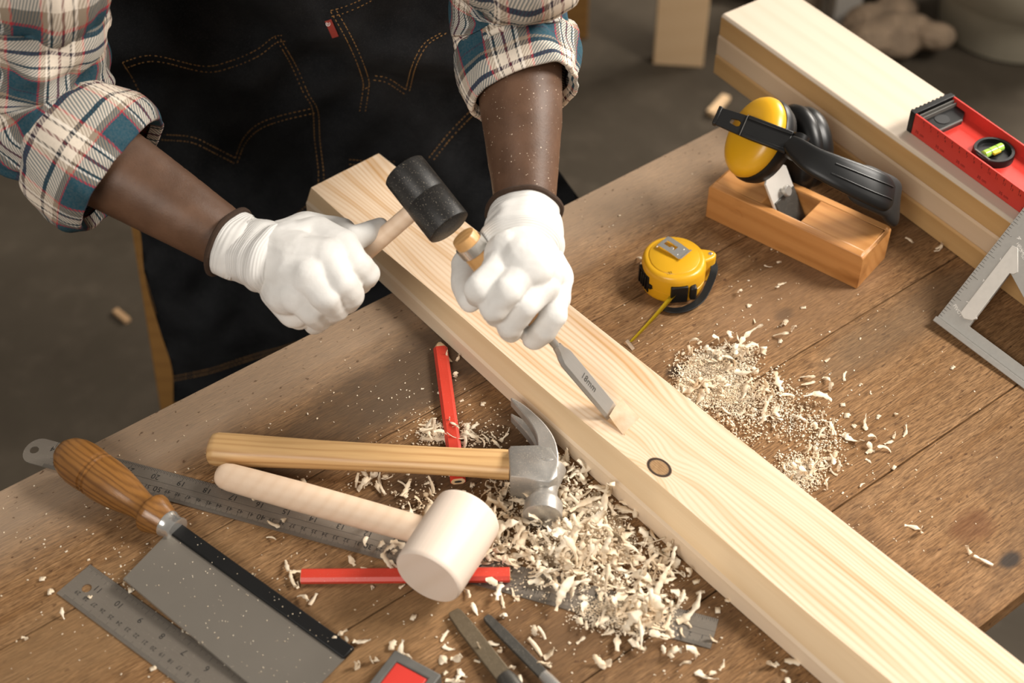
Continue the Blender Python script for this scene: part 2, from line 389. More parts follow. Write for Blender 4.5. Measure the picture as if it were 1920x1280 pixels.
for k in range(25):
    x = -.004 + (XE + .004) * k / 24; s = side_y(x); c1 = -.0905 - .001 * math.sin(k * .9) + .002 * max(0, 1 - k / 5)
    cz = -.0135 + .002 * math.sin(k * .6)
    rows.append([Vector(p) for p in ((x, -.0015, 0), (x, c1, 0), (x, s - .0045, cz), (x, s - .0065, cz - .003), (x, s - .0065, -HB + .001), (x, s - .005, -HB), (x, 0, -HB), (x, 0, -.0015))])
V = quadgrid(bm, rows, True); bm.faces.new(V[0]); bm.faces.new(V[-1][::-1]); bm.faces.ensure_lookup_table()
bmesh.ops.recalc_face_normals(bm, faces=bm.faces)
ids = []
for f in bm.faces:
    c = f.calc_center_median(); nn = f.normal
    f.material_index = 0
    if abs(nn.x) < .5 and c.y < -.08 and c.z < -.001: f.material_index = 2 if c.z > -.012 else 1
fin(bm, 'plank_body', [mBOARD, mBSIDE, mBCHAM], board, ang=20)
# raised chip at the chisel edge
bm = bmn(); g = []
for (px, py, z) in ((1142, 786, .002), (1166, 754, .003)): g.append(bl(px, py, HB + z))
far = [bl(1168, 814, HB + .0006), bl(1200, 782, HB + .0006)]
rows = []
for k in range(7):
    t = k / 6; h = .0045 * (1 - t) ** 1.6
    rows.append([g[0].lerp(far[0], t) + Vector((0, 0, h)), g[0].lerp(far[0], t).lerp(g[1].lerp(far[1], t), .5) + Vector((-.001 * (1 - t), 0, h * 1.1)), g[1].lerp(far[1], t) + Vector((0, 0, h))])
V = quadgrid(bm, rows); bmesh.ops.solidify(bm, geom=bm.faces[:], thickness=.0007)
fin(bm, 'lifted_chip', mSHAV, board)
bm = bmn(); a, b = bl(1146, 788, HB + .0004), bl(1172, 815, HB + .0004)
ribbon(bm, [a, a.lerp(b, .5), b], [.0016, .001, .0003], .0003, (0, 0, 1)); fin(bm, 'chisel_cut', mBCHAM, board)

# ------------------------------------------------------------------ stack of boards at the bench end
ST = [.0275, .0545, .082]
scol = [((.60, .38, .17), (.50, .29, .11)), ((.66, .50, .34), (.60, .44, .28)), ((.60, .51, .405), (.53, .42, .31))]
sd = (at(1880, 410, .082) - at(1345, 28, .082)); so = at(1347, 26, .082)
names = [('lowest', 1337, 97), ('middle', 1342, 61), ('topmost', 1348, 24)]
mOSIDE = wood('ochre_pine_edge', (.56, .35, .15), (.46, .27, .10), gs=10, fine=80, rough=.55, amt=.7)
for i, (nm, px, py) in enumerate(names):
    z1 = ST[i]; z0 = ST[i - 1] if i else 0
    m = frame(at(px, py, z1), sd)
    sm = wood('stacked_pine_' + nm, *scol[i], gs=9, fine=80, rough=.5, amt=.55, lw=1.5)
    off = (0, .0, 0)[i]
    bm = bmn(); L = 1.02
    pts = [(0, 0), (.03, -.002), (.05, -.001), (.099, .0)]
    wv = .0985
    rows = [[Vector((x, 0.003, 0)), Vector((x, 0, -.003)), Vector((x, 0, -(z1 - z0) + .0008)), Vector((x, .003, -(z1 - z0) + .0002)), Vector((x, wv - .002, -(z1 - z0) + .0002)), Vector((x, wv, -(z1 - z0) + .002)), Vector((x, wv, -.002)), Vector((x, wv - .002, 0))] for x in (.004, 0.2, .5, .8, L)]
    for r in rows:
        for q in r: q.y = -q.y * -1
    V = quadgrid(bm, rows, True); bm.faces.new(V[0]); bm.faces.new(V[-1][::-1]); bmesh.ops.recalc_face_normals(bm, faces=bm.faces)
    for f in bm.faces: f.material_index = 1 if (i != 1 and f.normal.z < .5) else 0
    o = fin(bm, 'pine_board', [sm, mOSIDE], ang=25, bevel=.0008); o.matrix_world = m
    tag(o, {'lowest': 'lowest ochre board of the stack at the bench end', 'middle': 'middle board of the stack with a greyer beige edge', 'topmost': 'topmost pale board of the stack, under the red level'}[nm], 'board', 'pine boards stacked at the bench end')

# ------------------------------------------------------------------ long steel ruler
def ruler_marks(bm, m, W, inches, cmn, hflip=False):
    """m: local X from the high end towards 0, Y across; graduations lie on top"""
    z0, z1 = .00102, .00108; L0 = inches * .0254
    def tick(x, y0, y1, w=.00030): box(bm, (x - w / 2, min(y0, y1), z0), (x + w / 2, max(y0, y1), z1), m)
    for k in range(inches * 16 + 1):
        l = .0062 if k % 16 == 0 else (.0048 if k % 8 == 0 else (.0036 if k % 2 == 0 else .0026)); tick(L0 - k * .0254 / 16, 0, -l)
    for k in range(int(inches * .0254 * 1000) + 1):
        if k % 10 == 0: l = .0062
        elif k % 5 == 0: l = .0048
        else: l = .0036
        tick(L0 - k * .001, -W, -W + l, .00026)
    box(bm, (.002, -W * .44, z0), (L0, -W * .44 + .00015, z1), m); box(bm, (.002, -W * .64, z0), (L0, -W * .64 + .00012, z1), m)
    flip = Matrix.Rotation(math.pi, 4, 'Z')
    for k in range(1, inches + 1): text(bm, str(k), .0080, m @ T(L0 - k * .0254 + .0008, -W * .29, z1) @ flip)
    for k in range(1, cmn + 1):
        big = k % 10 == 0; text(bm, str(k),   .0080 if big else .0054, m @ T(L0 - k * .01 + .001, -W * .70, z1) @ flip)
rx0 = Vector((-.41116, .88112, 0)); rth = -.32592; RW = .0294
Mr = T(*rx0) @ Matrix.Rotation(rth, 4, 'Z')
ruler = thing('steel_ruler', 'long steel ruler lying under the saw handle, the mallet and the shavings', 'ruler', Mr)
n = 28; outer = []; inner = []
cx, cy, hr = -.0165, -RW * .5, .0042
pts = []
for k in range(13):
    a = math.pi / 2 + math.pi * k / 12; rr = RW / 2
    pts.append((-.0135 + rr * .82 * math.cos(a), -rr + rr * math.sin(a)))
pts = [(.6096, 0), (.3, 0), (.0, 0)] + pts + [(0, -RW), (.3, -RW), (.6096, -RW)]
for (x, y) in pts:
    a = math.atan2(y - cy, x - cx); inner.append((cx + hr * math.cos(a), cy + hr * math.sin(a))); outer.append((x, y))
inner = []
N_ = len(outer)
for k in range(N_):
    a = math.atan2(outer[k][1] - cy, outer[k][0] - cx)
    inner.append((cx + hr * math.cos(a), cy + hr * math.sin(a)))
bm = bmn(); prism_hole(bm, outer, inner, 0, .001); fin(bm, 'blade', mRULER, ruler)
bm = bmn(); ruler_marks(bm, Matrix.Identity(4), RW, 24, 60); fin(bm, 'graduations', mINK, ruler, recalc=False)

# short wide rule at the lower left
p0 = at(169.4, 1058.7); p1 = at(460, 1269)
Ms = frame(p0, p1 - p0); SW = .0365
rule2 = thing('steel_rule', 'short wide steel rule with a round hole, beside the saw teeth', 'ruler', Ms)
hl = Ms.inverted() @ at(163, 1103.5)
out2 = [(0, -.001), (.001, 0), (.15, 0), (.30, 0), (.30, -SW), (.15, -SW), (.001, -SW), (0, -SW + .001), (0, -SW * .75), (0, -SW * .5), (0, -SW * .25)]
inn2 = []
for x, y in out2:
    a = math.atan2(y - hl.y, x - hl.x); inn2.append((hl.x + .0042 * math.cos(a), hl.y + .0042 * math.sin(a)))
def rect_ray(a):
    dx, dy = math.cos(a), math.sin(a); t = 9
    for d, lo_, hi2, o_ in ((dx, 0, .30, hl.x), (dy, -SW, 0, hl.y)):
        if abs(d) > 1e-9: t = min(t, ((hi2 if d > 0 else lo_) - o_) / d)
    return (hl.x + dx * t, hl.y + dy * t)
angs = sorted([2 * math.pi * k / 28 - math.pi + .01 for k in range(28)] + [math.atan2(y - hl.y, x - hl.x) for x, y in ((0, 0), (.30, 0), (.30, -SW), (0, -SW))])
bm = bmn(); prism_hole(bm, [rect_ray(a) for a in angs], [(hl.x + .0042 * math.cos(a), hl.y + .0042 * math.sin(a)) for a in angs], 0, .001); fin(bm, 'blade', mRULER, rule2)
bm = bmn(); z0, z1 = .00102, .00107
for k in range(12 * 16 + 1):
    l = .007 if k % 16 == 0 else (.005 if k % 4 == 0 else .003); x = .30 - .004 - (12 * 16 - k) * 0 - k * .0254 / 16 * .97
    box(bm, (x - .0001, -l, z0), (x + .0001, 0, z1))
for k in range(290):
    l = .006 if k % 10 == 0 else .0035; box(bm, (.296 - k * .001 - .00009, -SW, z0), (.296 - k * .001 + .00009, -SW + l, z1))
fl = Matrix.Rotation(math.pi, 4, 'Z')
x11 = (Ms.inverted() @ at(186.9, 1103.5)).x
for k in range(6, 12): text(bm, str(k), .0080, T(x11 + (11 - k) * .0254, -SW * .36, z1) @ fl)
for k in range(14, 30): text(bm, str(k), .0052, T(x11 - .006 + (28.5 - k) * .01, -SW * .70, z1) @ fl)
fin(bm, 'graduations', mINK, rule2, recalc=False)

# ------------------------------------------------------------------ back saw
a, b = at(140, 860, .0205), at(322, 987, .0125)
Msw = frame(a, b - a); L = (b - a).length; mi = Msw.inverted()
saw = thing('back_saw', 'back saw with a varnished turned handle, black spine and grey plate', 'saw', Msw)
mVARN = wood('varnished_oak', (.30, .135, .035), (.10, .040, .012), gs=40, fine=230, rough=.28, dark=(.14, .055, .014), amt=.9)
prof = [(-.0185, .0006), (-.0175, .006), (-.014, .0115), (-.008, .0165), (.000, .0195), (.008, .0207), (.016, .0207), (.0222, .0202), (.0232, .0187), (.0246, .0187), (.0256, .0200), (.0270, .0202), (.0282, .0187), (.0296, .0187),
        (.0306, .0202), (.036, .0203), (.050, .0188), (.062, .0163), (.072, .0137), (.079, .0122), (.084, .0122), (.0865, .0132), (.0885, .0165), (.0905, .0178), (.0935, .0176), (.098, .0158), (.104, .0135), (.1075, .0122)]
sc = (L - .006) / .1075
bm = bmn(); lathe(bm, [(x * sc, r) for x, r in prof], None, 40); fin(bm, 'handle', mVARN, saw, ang=50)
xf = .1075 * sc
bm = bmn(); lathe(bm, [(xf - .001, .0112), (xf, .0122), (xf + .0015, .0122), (xf + .003, .0112), (xf + .009, .0108), (xf + .011, .0118), (xf + .0125, .0118), (xf + .013, .0100)], None, 36); fin(bm, 'ferrule', mCHROME, saw)
# spine and plate, in bench space then into the saw's own
Sa, Sb = at(322, 987, .0125), at(655, 1226, .003); sdr = (Sb - Sa).normalized()
Mp = frame(Sa, Sb - Sa); SL = (Sb - Sa).length; Mq = mi @ Mp
bm = bmn(); box(bm, (-.004, -.0065, -.0025), (SL, .0065, .0025), Mq); fin(bm, 'spine', mBLACKM, saw, bevel=.0012)
bm = bmn(); box(bm, (-.012, -.0075, -.0035), (.006, .0075, .0035), Mq); fin(bm, 'tang', mDSTEEL, saw, bevel=.0025, seg=3)
# plate corners, on the plane of the plate
def onplane(px, py, o, nrm):
    d = ray(px, py); t = (o - CAM).dot(nrm) / d.dot(nrm); return CAM + d * t
pn = (Mp.to_3x3() @ Vector((0, 0, 1)))
hc = Mp.inverted() @ onplane(306, 1006, Sa, pn); hb = Mp.inverted() @ onplane(232, 1084, Sa, pn); tb = Mp.inverted() @ onplane(470, 1282, Sa, pn)
yb0, yb1 = hb.y, hb.y + (tb.y - hb.y) / (tb.x - hb.x) * (SL - hb.x)
pts = [(hc.x, -.004), (SL + .0, -.004)]; teeth = []
nt = 110
for k in range(nt + 1):
    t = 1 - k / nt; x = hb.x + (SL - hb.x) * t; y = yb0 + (yb1 - yb0) * t
    teeth += [(x, y)]
    if k < nt: teeth += [(x - (SL - hb.x) / nt * .3, y - .0016)]
pts += teeth
bm = bmn(); prism(bm, pts[::-1], -.0005, .0004, Mq); fin(bm, 'saw_plate', mBLADE, saw)

# ------------------------------------------------------------------ claw hammer
ha, hbv = at(391, 841, .0155), at(957, 871, .0195)
Mh = frame(ha, hbv - ha); L = (hbv - ha).length
ham = thing('claw_hammer', 'claw hammer with an oak handle lying across the upright red pencil', 'hammer', Mh)
mOAK = wood('oiled_oak', (.66, .42, .19), (.42, .22, .08), gs=30, fine=170, rough=.42, amt=.85, lw=2.5, curve=.03, rf=1100)
prof = [(0, .004, .5), (.0008, .0115, .7), (.003, .0142, .76), (.008, .0155, .78), (.03, .0152, .78), (.06, .0143, .78), (.10, .0134, .76), (.15, .0132, .72), (.20, .0132, .68), (.24, .0138, .66), (L - .01, .0146, .66), (L, .0142, .66)]
bm = bmn(); rows = []
for x, r, f in prof:
    rows.append([Vector((x, r * (abs(math.cos(t)) ** .8) * (1 if math.cos(t) > 0 else -1), r * f * (abs(math.sin(t)) ** .8) * (1 if math.sin(t) > 0 else -1))) for t in [2 * math.pi * k / 36 + .01 for k in range(36)]])
V = quadgrid(bm, rows, True); bm.faces.new(V[0]); bm.faces.new(V[-1][::-1]); fin(bm, 'handle', mOAK, ham, ang=60)
mHEAD = plain('forged_hammer_steel', (.44, .42, .39), .38, .6, .2, 60, .3, .0006, dust=1.3)
hi = Mh.inverted()
def hl_(px, py, z): return hi @ at(px, py, z)
# cheek / eye block
zt, zb = .036, .006
ck = [(953, 840), (957, 834), (1010, 833), (1034, 838), (1047, 862), (1046, 893), (1030, 905), (1005, 902), (985, 896), (956, 893)]
ctop = [hl_(x, y, zt) for x, y in ck]
bm = bmn(); k0 = len(ctop); cen = sum(ctop, Vector()) / k0
def ringz(z, s): return [Vector((cen.x + (p.x - cen.x) * s, cen.y + (p.y - cen.y) * s, z)) for p in ctop]
zl = ctop[0].z
V = quadgrid(bm, [ringz(zl - .0305, .93), ringz(zl - .029, 1), ringz(zl - .0015, 1), ringz(zl, .94)], True); bm.faces.new(V[0]); bm.faces.new(V[-1][::-1]); fin(bm, 'eye_block', mHEAD, ham, ang=50)
# poll: neck and striking face
pf = hl_(1017, 969, .0185); pc = hl_(1026, 880, .021); d = pf - pc
m = frame(pc, d, (0, 0, 1)); PL = d.length
bm = bmn(); lathe(bm, [(0, .0165), (PL * .22, .0135), (PL * .38, .0112), (PL * .50, .0106), (PL * .58, .0112), (PL * .68, .0145), (PL * .74, .0166), (PL * .985, .0168), (PL * 1.0, .0158), (PL * 1.004, .003)], m, 40)
fin(bm, 'striking_face', mHEAD, ham, ang=38)
# claws: two tapering curved prongs
for z0, z1, dz, nm in ((.024, .037, .0, 0), (.006, .0185, .0, 1)):
    outl = [(1047, 875), (1047, 850), (1040, 822), (1024, 797), (1003, 776), (981, 758), (958, 745)]
    innl = [(1005, 893), (1006, 862), (1008, 832), (1005, 812), (994, 791), (978, 771), (957, 748)]
    rows = []
    O = smooth(outl, 4); I2 = smooth(innl, 4); q = len(O)
    for k in range(q):
        t = k / (q - 1); zz1 = .036 if nm == 0 else .006 + .013; zz0 = (.0225 + .004 * t) if nm == 0 else .005
        if nm == 1: zz1 = .0195 - .004 * t
        zz1 = zz1 if nm else .036 + .001 * t
        s = 0.12 * (1 - t)
        o3 = at(O[k][0], O[k][1], .036); i3 = at(I2[k][0], I2[k][1], .036)
        if nm == 1: i3 = i3 + (i3 - o3) * .0
        rows.append([hi @ Vector((o3.x, o3.y, zz0)), hi @ Vector((i3.x, i3.y, zz0)), hi @ Vector((i3.x, i3.y, zz1 - .001)), hi @ Vector((o3.x, o3.y, zz1))])
    bm = bmn(); V = quadgrid(bm, rows, True); bm.faces.new(V[0]); bm.faces.new(V[-1][::-1]); fin(bm, 'claw', mHEAD, ham, ang=50, bevel=.0012)

# ------------------------------------------------------------------ wooden mallet
fa, fb = at(801, 1083, .0375), at(877, 965, .0375); d = fb - fa
Mm = frame(fa, d); ML = d.length * 1.02
mBEECH = wood('pale_beech', (.78, .66, .56), (.70, .56, .44), gs=9, fine=200, rough=.5, amt=.5, lw=3)
mBEECHH = wood('beech_handle', (.84, .64, .47), (.72, .50, .33), gs=10, fine=140, rough=.45, amt=.45, lw=1.2, curve=.006, rf=500)
mal = thing('wooden_mallet', 'pale wooden mallet with a barrel head lying on the flat red pencil', 'mallet', Mm)
bm = bmn(); R0 = .0295; lathe(bm, [(0, .003), (.0, R0 * .95), (.0012, R0 * .985), (.004, R0), (ML * .5, R0 * 1.02), (ML - .004, R0), (ML - .0012, R0 * .985), (ML, R0 * .95), (ML, .003)], None, 56)
fin(bm, 'head', mBEECH, mal, ang=40)
a, b = at(418, 891, .0145), at(822, 1003, .0375); mi = Mm.inverted(); d = b - a
m = mi @ frame(a, d); HL = d.length
bm = bmn(); lathe(bm, [(-.006, .001), (-.0055, .005), (-.003, .0090), (.001, .0112), (.008, .0122), (.03, .0126), (.08, .0130), (.13, .0126), (HL - .03, .0120), (HL, .0118)], m, 32); fin(bm, 'handle', mBEECHH, mal, ang=60)

# ------------------------------------------------------------------ carpenter's pencils
def pencil(a, b, label, tipped):
    m = frame(a, b - a); L = (b - a).length
    t = thing('carpenter_pencil', label, 'pencil', m, None)
    hw, hh, c = .0068, .0040, .0026
    sec = [(-hw + c, -hh), (hw - c, -hh), (hw, -hh + c), (hw, hh - c), (hw - c, hh), (-hw + c, hh), (-hw, hh - c), (-hw, -hh + c)]
    x0 = .004 if tipped else 0
    bm = bmn(); V = quadgrid(bm, [[Vector((x, y * s, z * s)) for y, z in sec] for x, s in ((x0, .97 if tipped else .98), (x0 + .001, 1), (L - .0006, 1), (L, .985))], True); bm.faces.new(V[0]); bm.faces.new(V[-1][::-1]); fin(bm, 'barrel', mPENCIL, t, ang=25)
    bm = bmn()
    if tipped:
        V = quadgrid(bm, [[Vector((x, y * s, z * s)) for y, z in sec] for x, s in ((-.0045, .22), (-.001, .55), (x0 + .0005, .96))], True); bm.faces.new(V[0]); bm.faces.new(V[-1][::-1])
    else:
        prism(bm, [(y * .9, z * .88) for y, z in sec], -.0003, .0004, Matrix(((0, 0, 1, 0), (1, 0, 0, 0), (0, 1, 0, 0), (0, 0, 0, 1))))
    fin(bm, 'bare_wood', mPINE, t)
    bm = bmn(); prism(bm, [(y * .9, z * .88) for y, z in sec], L - .0004, L + .0003, Matrix(((0, 0, 1, 0), (1, 0, 0, 0), (0, 1, 0, 0), (0, 0, 0, 1)))); fin(bm, 'cut_end', mPINE, t)
    bm = bmn(); prism(bm, [(.0034 * math.cos(k * .5236), .0014 * math.sin(k * .5236)) for k in range(12)], L, L + .0006, Matrix(((0, 0, 1, 0), (1, 0, 0, 0), (0, 1, 0, 0), (0, 0, 0, 1))))
    fin(bm, 'lead', mLEAD, t)
    if tipped: bm = bmn(); ball(bm, (-.0048, 0, 0), .0013, 8); fin(bm, 'lead_point', mLEAD, t)
    return t
pencil(at(825, 648, .0045), at(859, 902, .0045), 'red carpenter pencil lying upright in the photo under the hammer handle', True)
pencil(at(565, 1080, .0048), at(956, 1077, .0048), 'red carpenter pencil lying level in the photo under the mallet head', False)

# ------------------------------------------------------------------ two flat files
for nm, a, b, w, label in ((0, at(850, 1146, .0025), at(948, 1272, .0065), .0135, 'wider brownish flat file below the mallet head'), (1, at(911, 1156, .0025), at(1022, 1268, .0060), .0085, 'narrow dark flat file to the right of the wider one')):
    m = frame(a, b - a); L = (b - a).length
    t = thing('flat_file', label, 'file', m)
    mm = plain('file_steel_%s' % ('brown' if nm == 0 else 'grey'), (.16, .125, .08) if nm == 0 else (.085, .08, .07), .5, .6, .25, 300, .4, .0005, dust=.2)
    bm = bmn(); prism(bm, [(0, -w * .30), (.003, -w * .42), (.02, -w * .5), (L, -w * .5), (L, w * .5), (.02, w * .5), (.003, w * .42), (0, w * .30)], -.002, .002); fin(bm, 'blade', mm, t, bevel=.0005)
    bm = bmn(); lathe(bm, [(L - .002, w * .55), (L + .004, w * .62), (L + .012, w * .62), (L + .10, w * .75), (L + .12, .002)], None, 20); fin(bm, 'handle', mCHROME if nm else mDSTEEL, t, ang=40)

# ------------------------------------------------------------------ red box with grey rubber rim at the bottom edge
a, b = at(742, 1224, .012), at(812, 1262, .012)
m = frame(a, b - a); t = thing('red_case', 'red box with a grey rubber rim, cut off by the bottom edge', 'box', m)
mGREYR = plain('grey_rubber', (.10, .095, .085), .6, 0, .2, 90)
w = .040; l = .07
bm = bmn(); prism(bm, [(0, 0), (w, 0), (w, -l), (0, -l)], -.012, -.001); fin(bm, 'body', mRED, t, bevel=.002)
bm = bmn(); prism_hole(bm, [(-.002, .002), (w + .002, .002), (w + .002, -l), (-.002, -l)], [(.005, -.006), (w - .005, -.006), (w - .005, -l + .004), (.005, -l + .004)], -.012, .001); fin(bm, 'rim', mGREYR, t, bevel=.001)
bm = bmn(); prism(bm, [(.006, -.007), (w - .006, -.007), (w - .006, -l + .004), (.006, -l + .004)], -.001, .0004); fin(bm, 'lid', mRED, t, bevel=.0004)

# ------------------------------------------------------------------ tape measure
tc = at(1264, 478, .034); td = at(1273, 553, .012) - Vector((tc.x, tc.y, .012)); td.z = 0
Mt = frame(Vector((tc.x, tc.y, 0)), td)      # local X points where the tape comes out
tape = thing('tape_measure', 'yellow tape measure with steel belt clip, tape pulled out towards the board', 'tape measure', Mt)
tb_, tt_ = Mt.inverted() @ at(1341, 476, .030), Mt.inverted() @ at(1276, 560, .004)
def outline(s=1.0):
    P = []
    for k in range(40):
        a = 2 * math.pi * k / 40; r = .0315 * s; x, y = r * math.cos(a), r * math.sin(a)
        if x > .004 and abs(a) < 9:   # squarer at the mouth
            x *= 1.10; y = y * (1.0 + .10 * (x / .034))
        P.append((x, y))
    return P
bm = bmn(); rows = []
for z, s in ((0, .93), (.0015, .985), (.004, 1), (.0125, 1.0), (.0128, .985), (.0138, .985), (.0141, 1), (.0265, 1), (.0305, .97), (.0325, .92), (.0332, .86), (.0332, .80), (.0337, .79), (.0342, .77), (.0342, .3)):
    rows.append([Vector((x, y, z)) for x, y in outline(s)])
V = quadgrid(bm, rows, True); bm.faces.new(V[0]); bm.faces.new(V[-1][::-1]); fin(bm, 'case', mYEL, tape, ang=50)
la = math.atan2(tb_.y, tb_.x); lr = math.hypot(tb_.x, tb_.y)
bm = bmn(); mm = Matrix.Rotation(la, 4, 'Z')
prism(bm, [(.018, -.014), (lr - .004, -.0065), (lr, -.004), (lr + .0012, 0), (lr, .004), (lr - .004, .0065), (.018, .014)], .001, .031, mm); fin(bm, 'strap_lug', mYEL, tape, bevel=.0025, seg=3)
bm = bmn(); ball(bm, (0, 0, 0), .0022, 12, (1, 1, .5), mm @ T(lr - .005, 0, .0312)); fin(bm, 'rivet', mCHROME, tape)
# belt clip
ca, cb = Mt.inverted() @ at(1242, 453, .037), Mt.inverted() @ at(1285, 477, .037); cd = (cb - ca); mm = frame(Vector((ca.x, ca.y, .0342)), Vector((cd.x, cd.y, 0)))
CL = cd.length; hw = .0088
bm = bmn(); prof = [(0, .0), (-.0005, .002), (.0005, .0036), (.004, .0042), (CL * .6, .0030), (CL * .86, .0016), (CL * .95, .0014), (CL * 1.05, .0036)]
rows = [[mm @ Vector((x, y, z)) for y in (-hw, -.0032, .0032, hw)] for x, z in prof]
V = quadgrid(bm, rows); fs = [f for f in bm.faces if abs((mm.inverted() @ f.calc_center_median()).y) < .002 and CL * .1 < (mm.inverted() @ f.calc_center_median()).x < CL * .55]
bmesh.ops.delete(bm, geom=fs, context='FACES'); bmesh.ops.solidify(bm, geom=bm.faces[:], thickness=.0008); fin(bm, 'belt_clip', mCHROME, tape)
bm = bmn(); ball(bm, (0, 0, 0), .0028, 12, (1, 1, .5), mm @ T(CL * .42, 0, .0008)); ball(bm, (0, 0, 0), .0009, 8, (1, 1, 1), mm @ T(CL * .80, .005, .0028)); ball(bm, (0, 0, 0), .0009, 8, (1, 1, 1), mm @ T(CL * .80, -.005, .0028)); fin(bm, 'clip_screw', mCHROME, tape)
# mouth, lock button, side button
ta = math.atan2(tt_.y, tt_.x)
bm = bmn(); mm = T(0, 0, 0); box(bm, (.030, -.0085, .0035), (.0368, .0085, .0235)); fin(bm, 'mouth', mBLACKP, tape, bevel=.001)
bm = bmn(); box(bm, (.029, .0105, .006), (.0372, .0175, .0215)); fin(bm, 'side_button', mBLACKP, tape, bevel=.0018)
lb = Mt.inverted() @ at(1222, 518, .014); a_ = math.atan2(lb.y, lb.x); mm = Matrix.Rotation(a_, 4, 'Z')
bm = bmn(); box(bm, (.026, -.0105, .0045), (.0332, .0105, .0245), mm)
for k in range(4): box(bm, (.033, -.008 + k * .0042, .006), (.0345, -.006 + k * .0042, .022), mm)
box(bm, (.028, .0095, .012), (.0335, .0150, .017), mm); fin(bm, 'lock_button', mBLACKP, tape, bevel=.0008)
bm = bmn(); mm = Mt.inverted() @ T(*at(1256.5, 511, .0335)); 
text(bm, '32', .0042, Mt.inverted() @ T(*at(1256.5, 511, .0347)) @ Matrix.Rotation(.2, 4, 'Z')); fin(bm, 'printed_mark', mINK, tape, recalc=False)
# tape strip, standing slightly cupped, down to the bench
mi = Mt.inverted(); A = mi @ at(1271, 546, .013); B = mi @ at(1186, 640, .0022)
pp = [A + (A - B).normalized() * .006] + [A.lerp(B, k / 10) for k in range(11)]
bm = bmn(); rows = []
for i, q in enumerate(pp):
    t = max(0, (i - 1) / 10); hwid = .0060 - .0022 * t; tilt = .55
    s = Vector((0, math.cos(tilt), math.sin(tilt))); nn = Vector((0, -math.sin(tilt), math.cos(tilt)))
    rows.append([q + s * (u * hwid) + nn * (.0016 * (u * u)) + Vector((0, 0, -.001 * math.sin(t * 3.1) * 2)) for u in (-1, -.5, 0, .5, 1)])
V = quadgrid(bm, rows); bmesh.ops.solidify(bm, geom=bm.faces[:], thickness=.0003); fin(bm, 'tape_strip', mTAPE, tape, ang=60)
bm = bmn(); hkm = frame(B, Vector((0, 1, .1)), (1, 0, 0)); q1, q2 = mi @ at(1175, 638, .004), mi @ at(1188, 655, .001)
ribbon(bm, [q1, q1.lerp(q2, .5), q2], .0034, .0007, (1, 0, .4)); fin(bm, 'hook', mCHROME, tape)
# wrist strap
sp = [(1336, 488, .020), (1339, 505, .019), (1331, 530, .012), (1318, 556, .006), (1302, 571, .004), (1282, 580, .0035), (1262, 582, .0035), (1245, 578, .0035)]
P = [mi @ at(*q) for q in smooth(sp, 6)]
bm = bmn(); ribbon(bm, P, .0075, .0013, (0, .15, 1)); fin(bm, 'wrist_strap', mBLACKP, tape, bevel=.0004)

# ------------------------------------------------------------------ wooden hand plane
PH = .0425
a, b, c_ = at(1329, 347, PH), at(1619, 483, PH), at(1688, 432, PH)
Mpl = frame(Vector((a.x, a.y, 0)), Vector((b.x - a.x, b.y - a.y, 0))); PLn = (b - a).length; PWd = -(Mpl.inverted() @ c_).y * -1
mPLANE = wood('amber_plane_wood', (.56, .265, .085), (.40, .16, .04), gs=16, fine=120, rough=.42, dark=(.30, .12, .03), amt=.8, lw=1.5, curve=.03, rf=420)
plane = thing('hand_plane', 'amber wooden hand plane with a white iron, under the ear muffs', 'hand plane', Mpl)
wy = (Mpl.inverted() @ c_).y
pli = Mpl.inverted()
def pll(px, py, z=PH): q = pli @ at(px, py, z); return (q.x, q.y)
mo = [pll(1450, 381), pll(1502, 404.6), pll(1557, 368), pll(1508, 345)]
x0 = mo[0][0] - .006; x1 = (mo[1][0] + mo[2][0]) / 2; y0 = mo[1][1]; y1 = wy - (mo[1][1] * .9)
y0 = abs(y0) * (1 if wy > 0 else -1)
lo, hi_ = min(y0, wy - y0), max(y0, wy - y0)
sg = 1 if wy > 0 else -1
ya, yb = sg * .009, wy - sg * .009
bm = bmn(); ch = .003
def pbox(x_0, x_1, y_0, y_1, z_0, z_1): box(bm, (min(x_0, x_1), min(y_0, y_1), z_0), (max(x_0, x_1), max(y_0, y_1), z_1))
# body as one prism with a wedge-shaped throat
th_t = (x0 - .004, x1); th_b = (x0 + .028, x0 + .034)
side = [(0, 0), (PLn, 0), (PLn, PH - .003), (PLn - .003, PH), (th_t[1], PH), (th_b[1], .004), (th_b[0], .004), (th_t[0], PH), (.003, PH), (0, PH - .003)]
full = [(0, 0), (PLn, 0), (PLn, PH - .003), (PLn - .003, PH), (.003, PH), (0, PH - .003)]
mxz = Matrix(((1, 0, 0, 0), (0, 0, 1, 0), (0, 1, 0, 0), (0, 0, 0, 1)))
prism(bm, side, min(ya, yb), max(ya, yb), mxz)
prism(bm, full, min(0, ya), max(0, ya), mxz); prism(bm, full, min(yb, wy), max(yb, wy), mxz)
bmesh.ops.remove_doubles(bm, verts=bm.verts, dist=1e-6)
fin(bm, 'body', mPLANE, plane, ang=20, bevel=.0010)
bm = bmn(); q = pli @ at(1395, 389, .024)
lathe(bm, [(0, .0055), (.0016, .0048), (.0028, .002)], Matrix(((0, 1, 0, q.x), (sg * 1.0, 0, 0, -sg * .0006), (0, 0, 1, .0225), (0, 0, 0, 1))), 24); fin(bm, 'side_plug', mPLANE, plane)
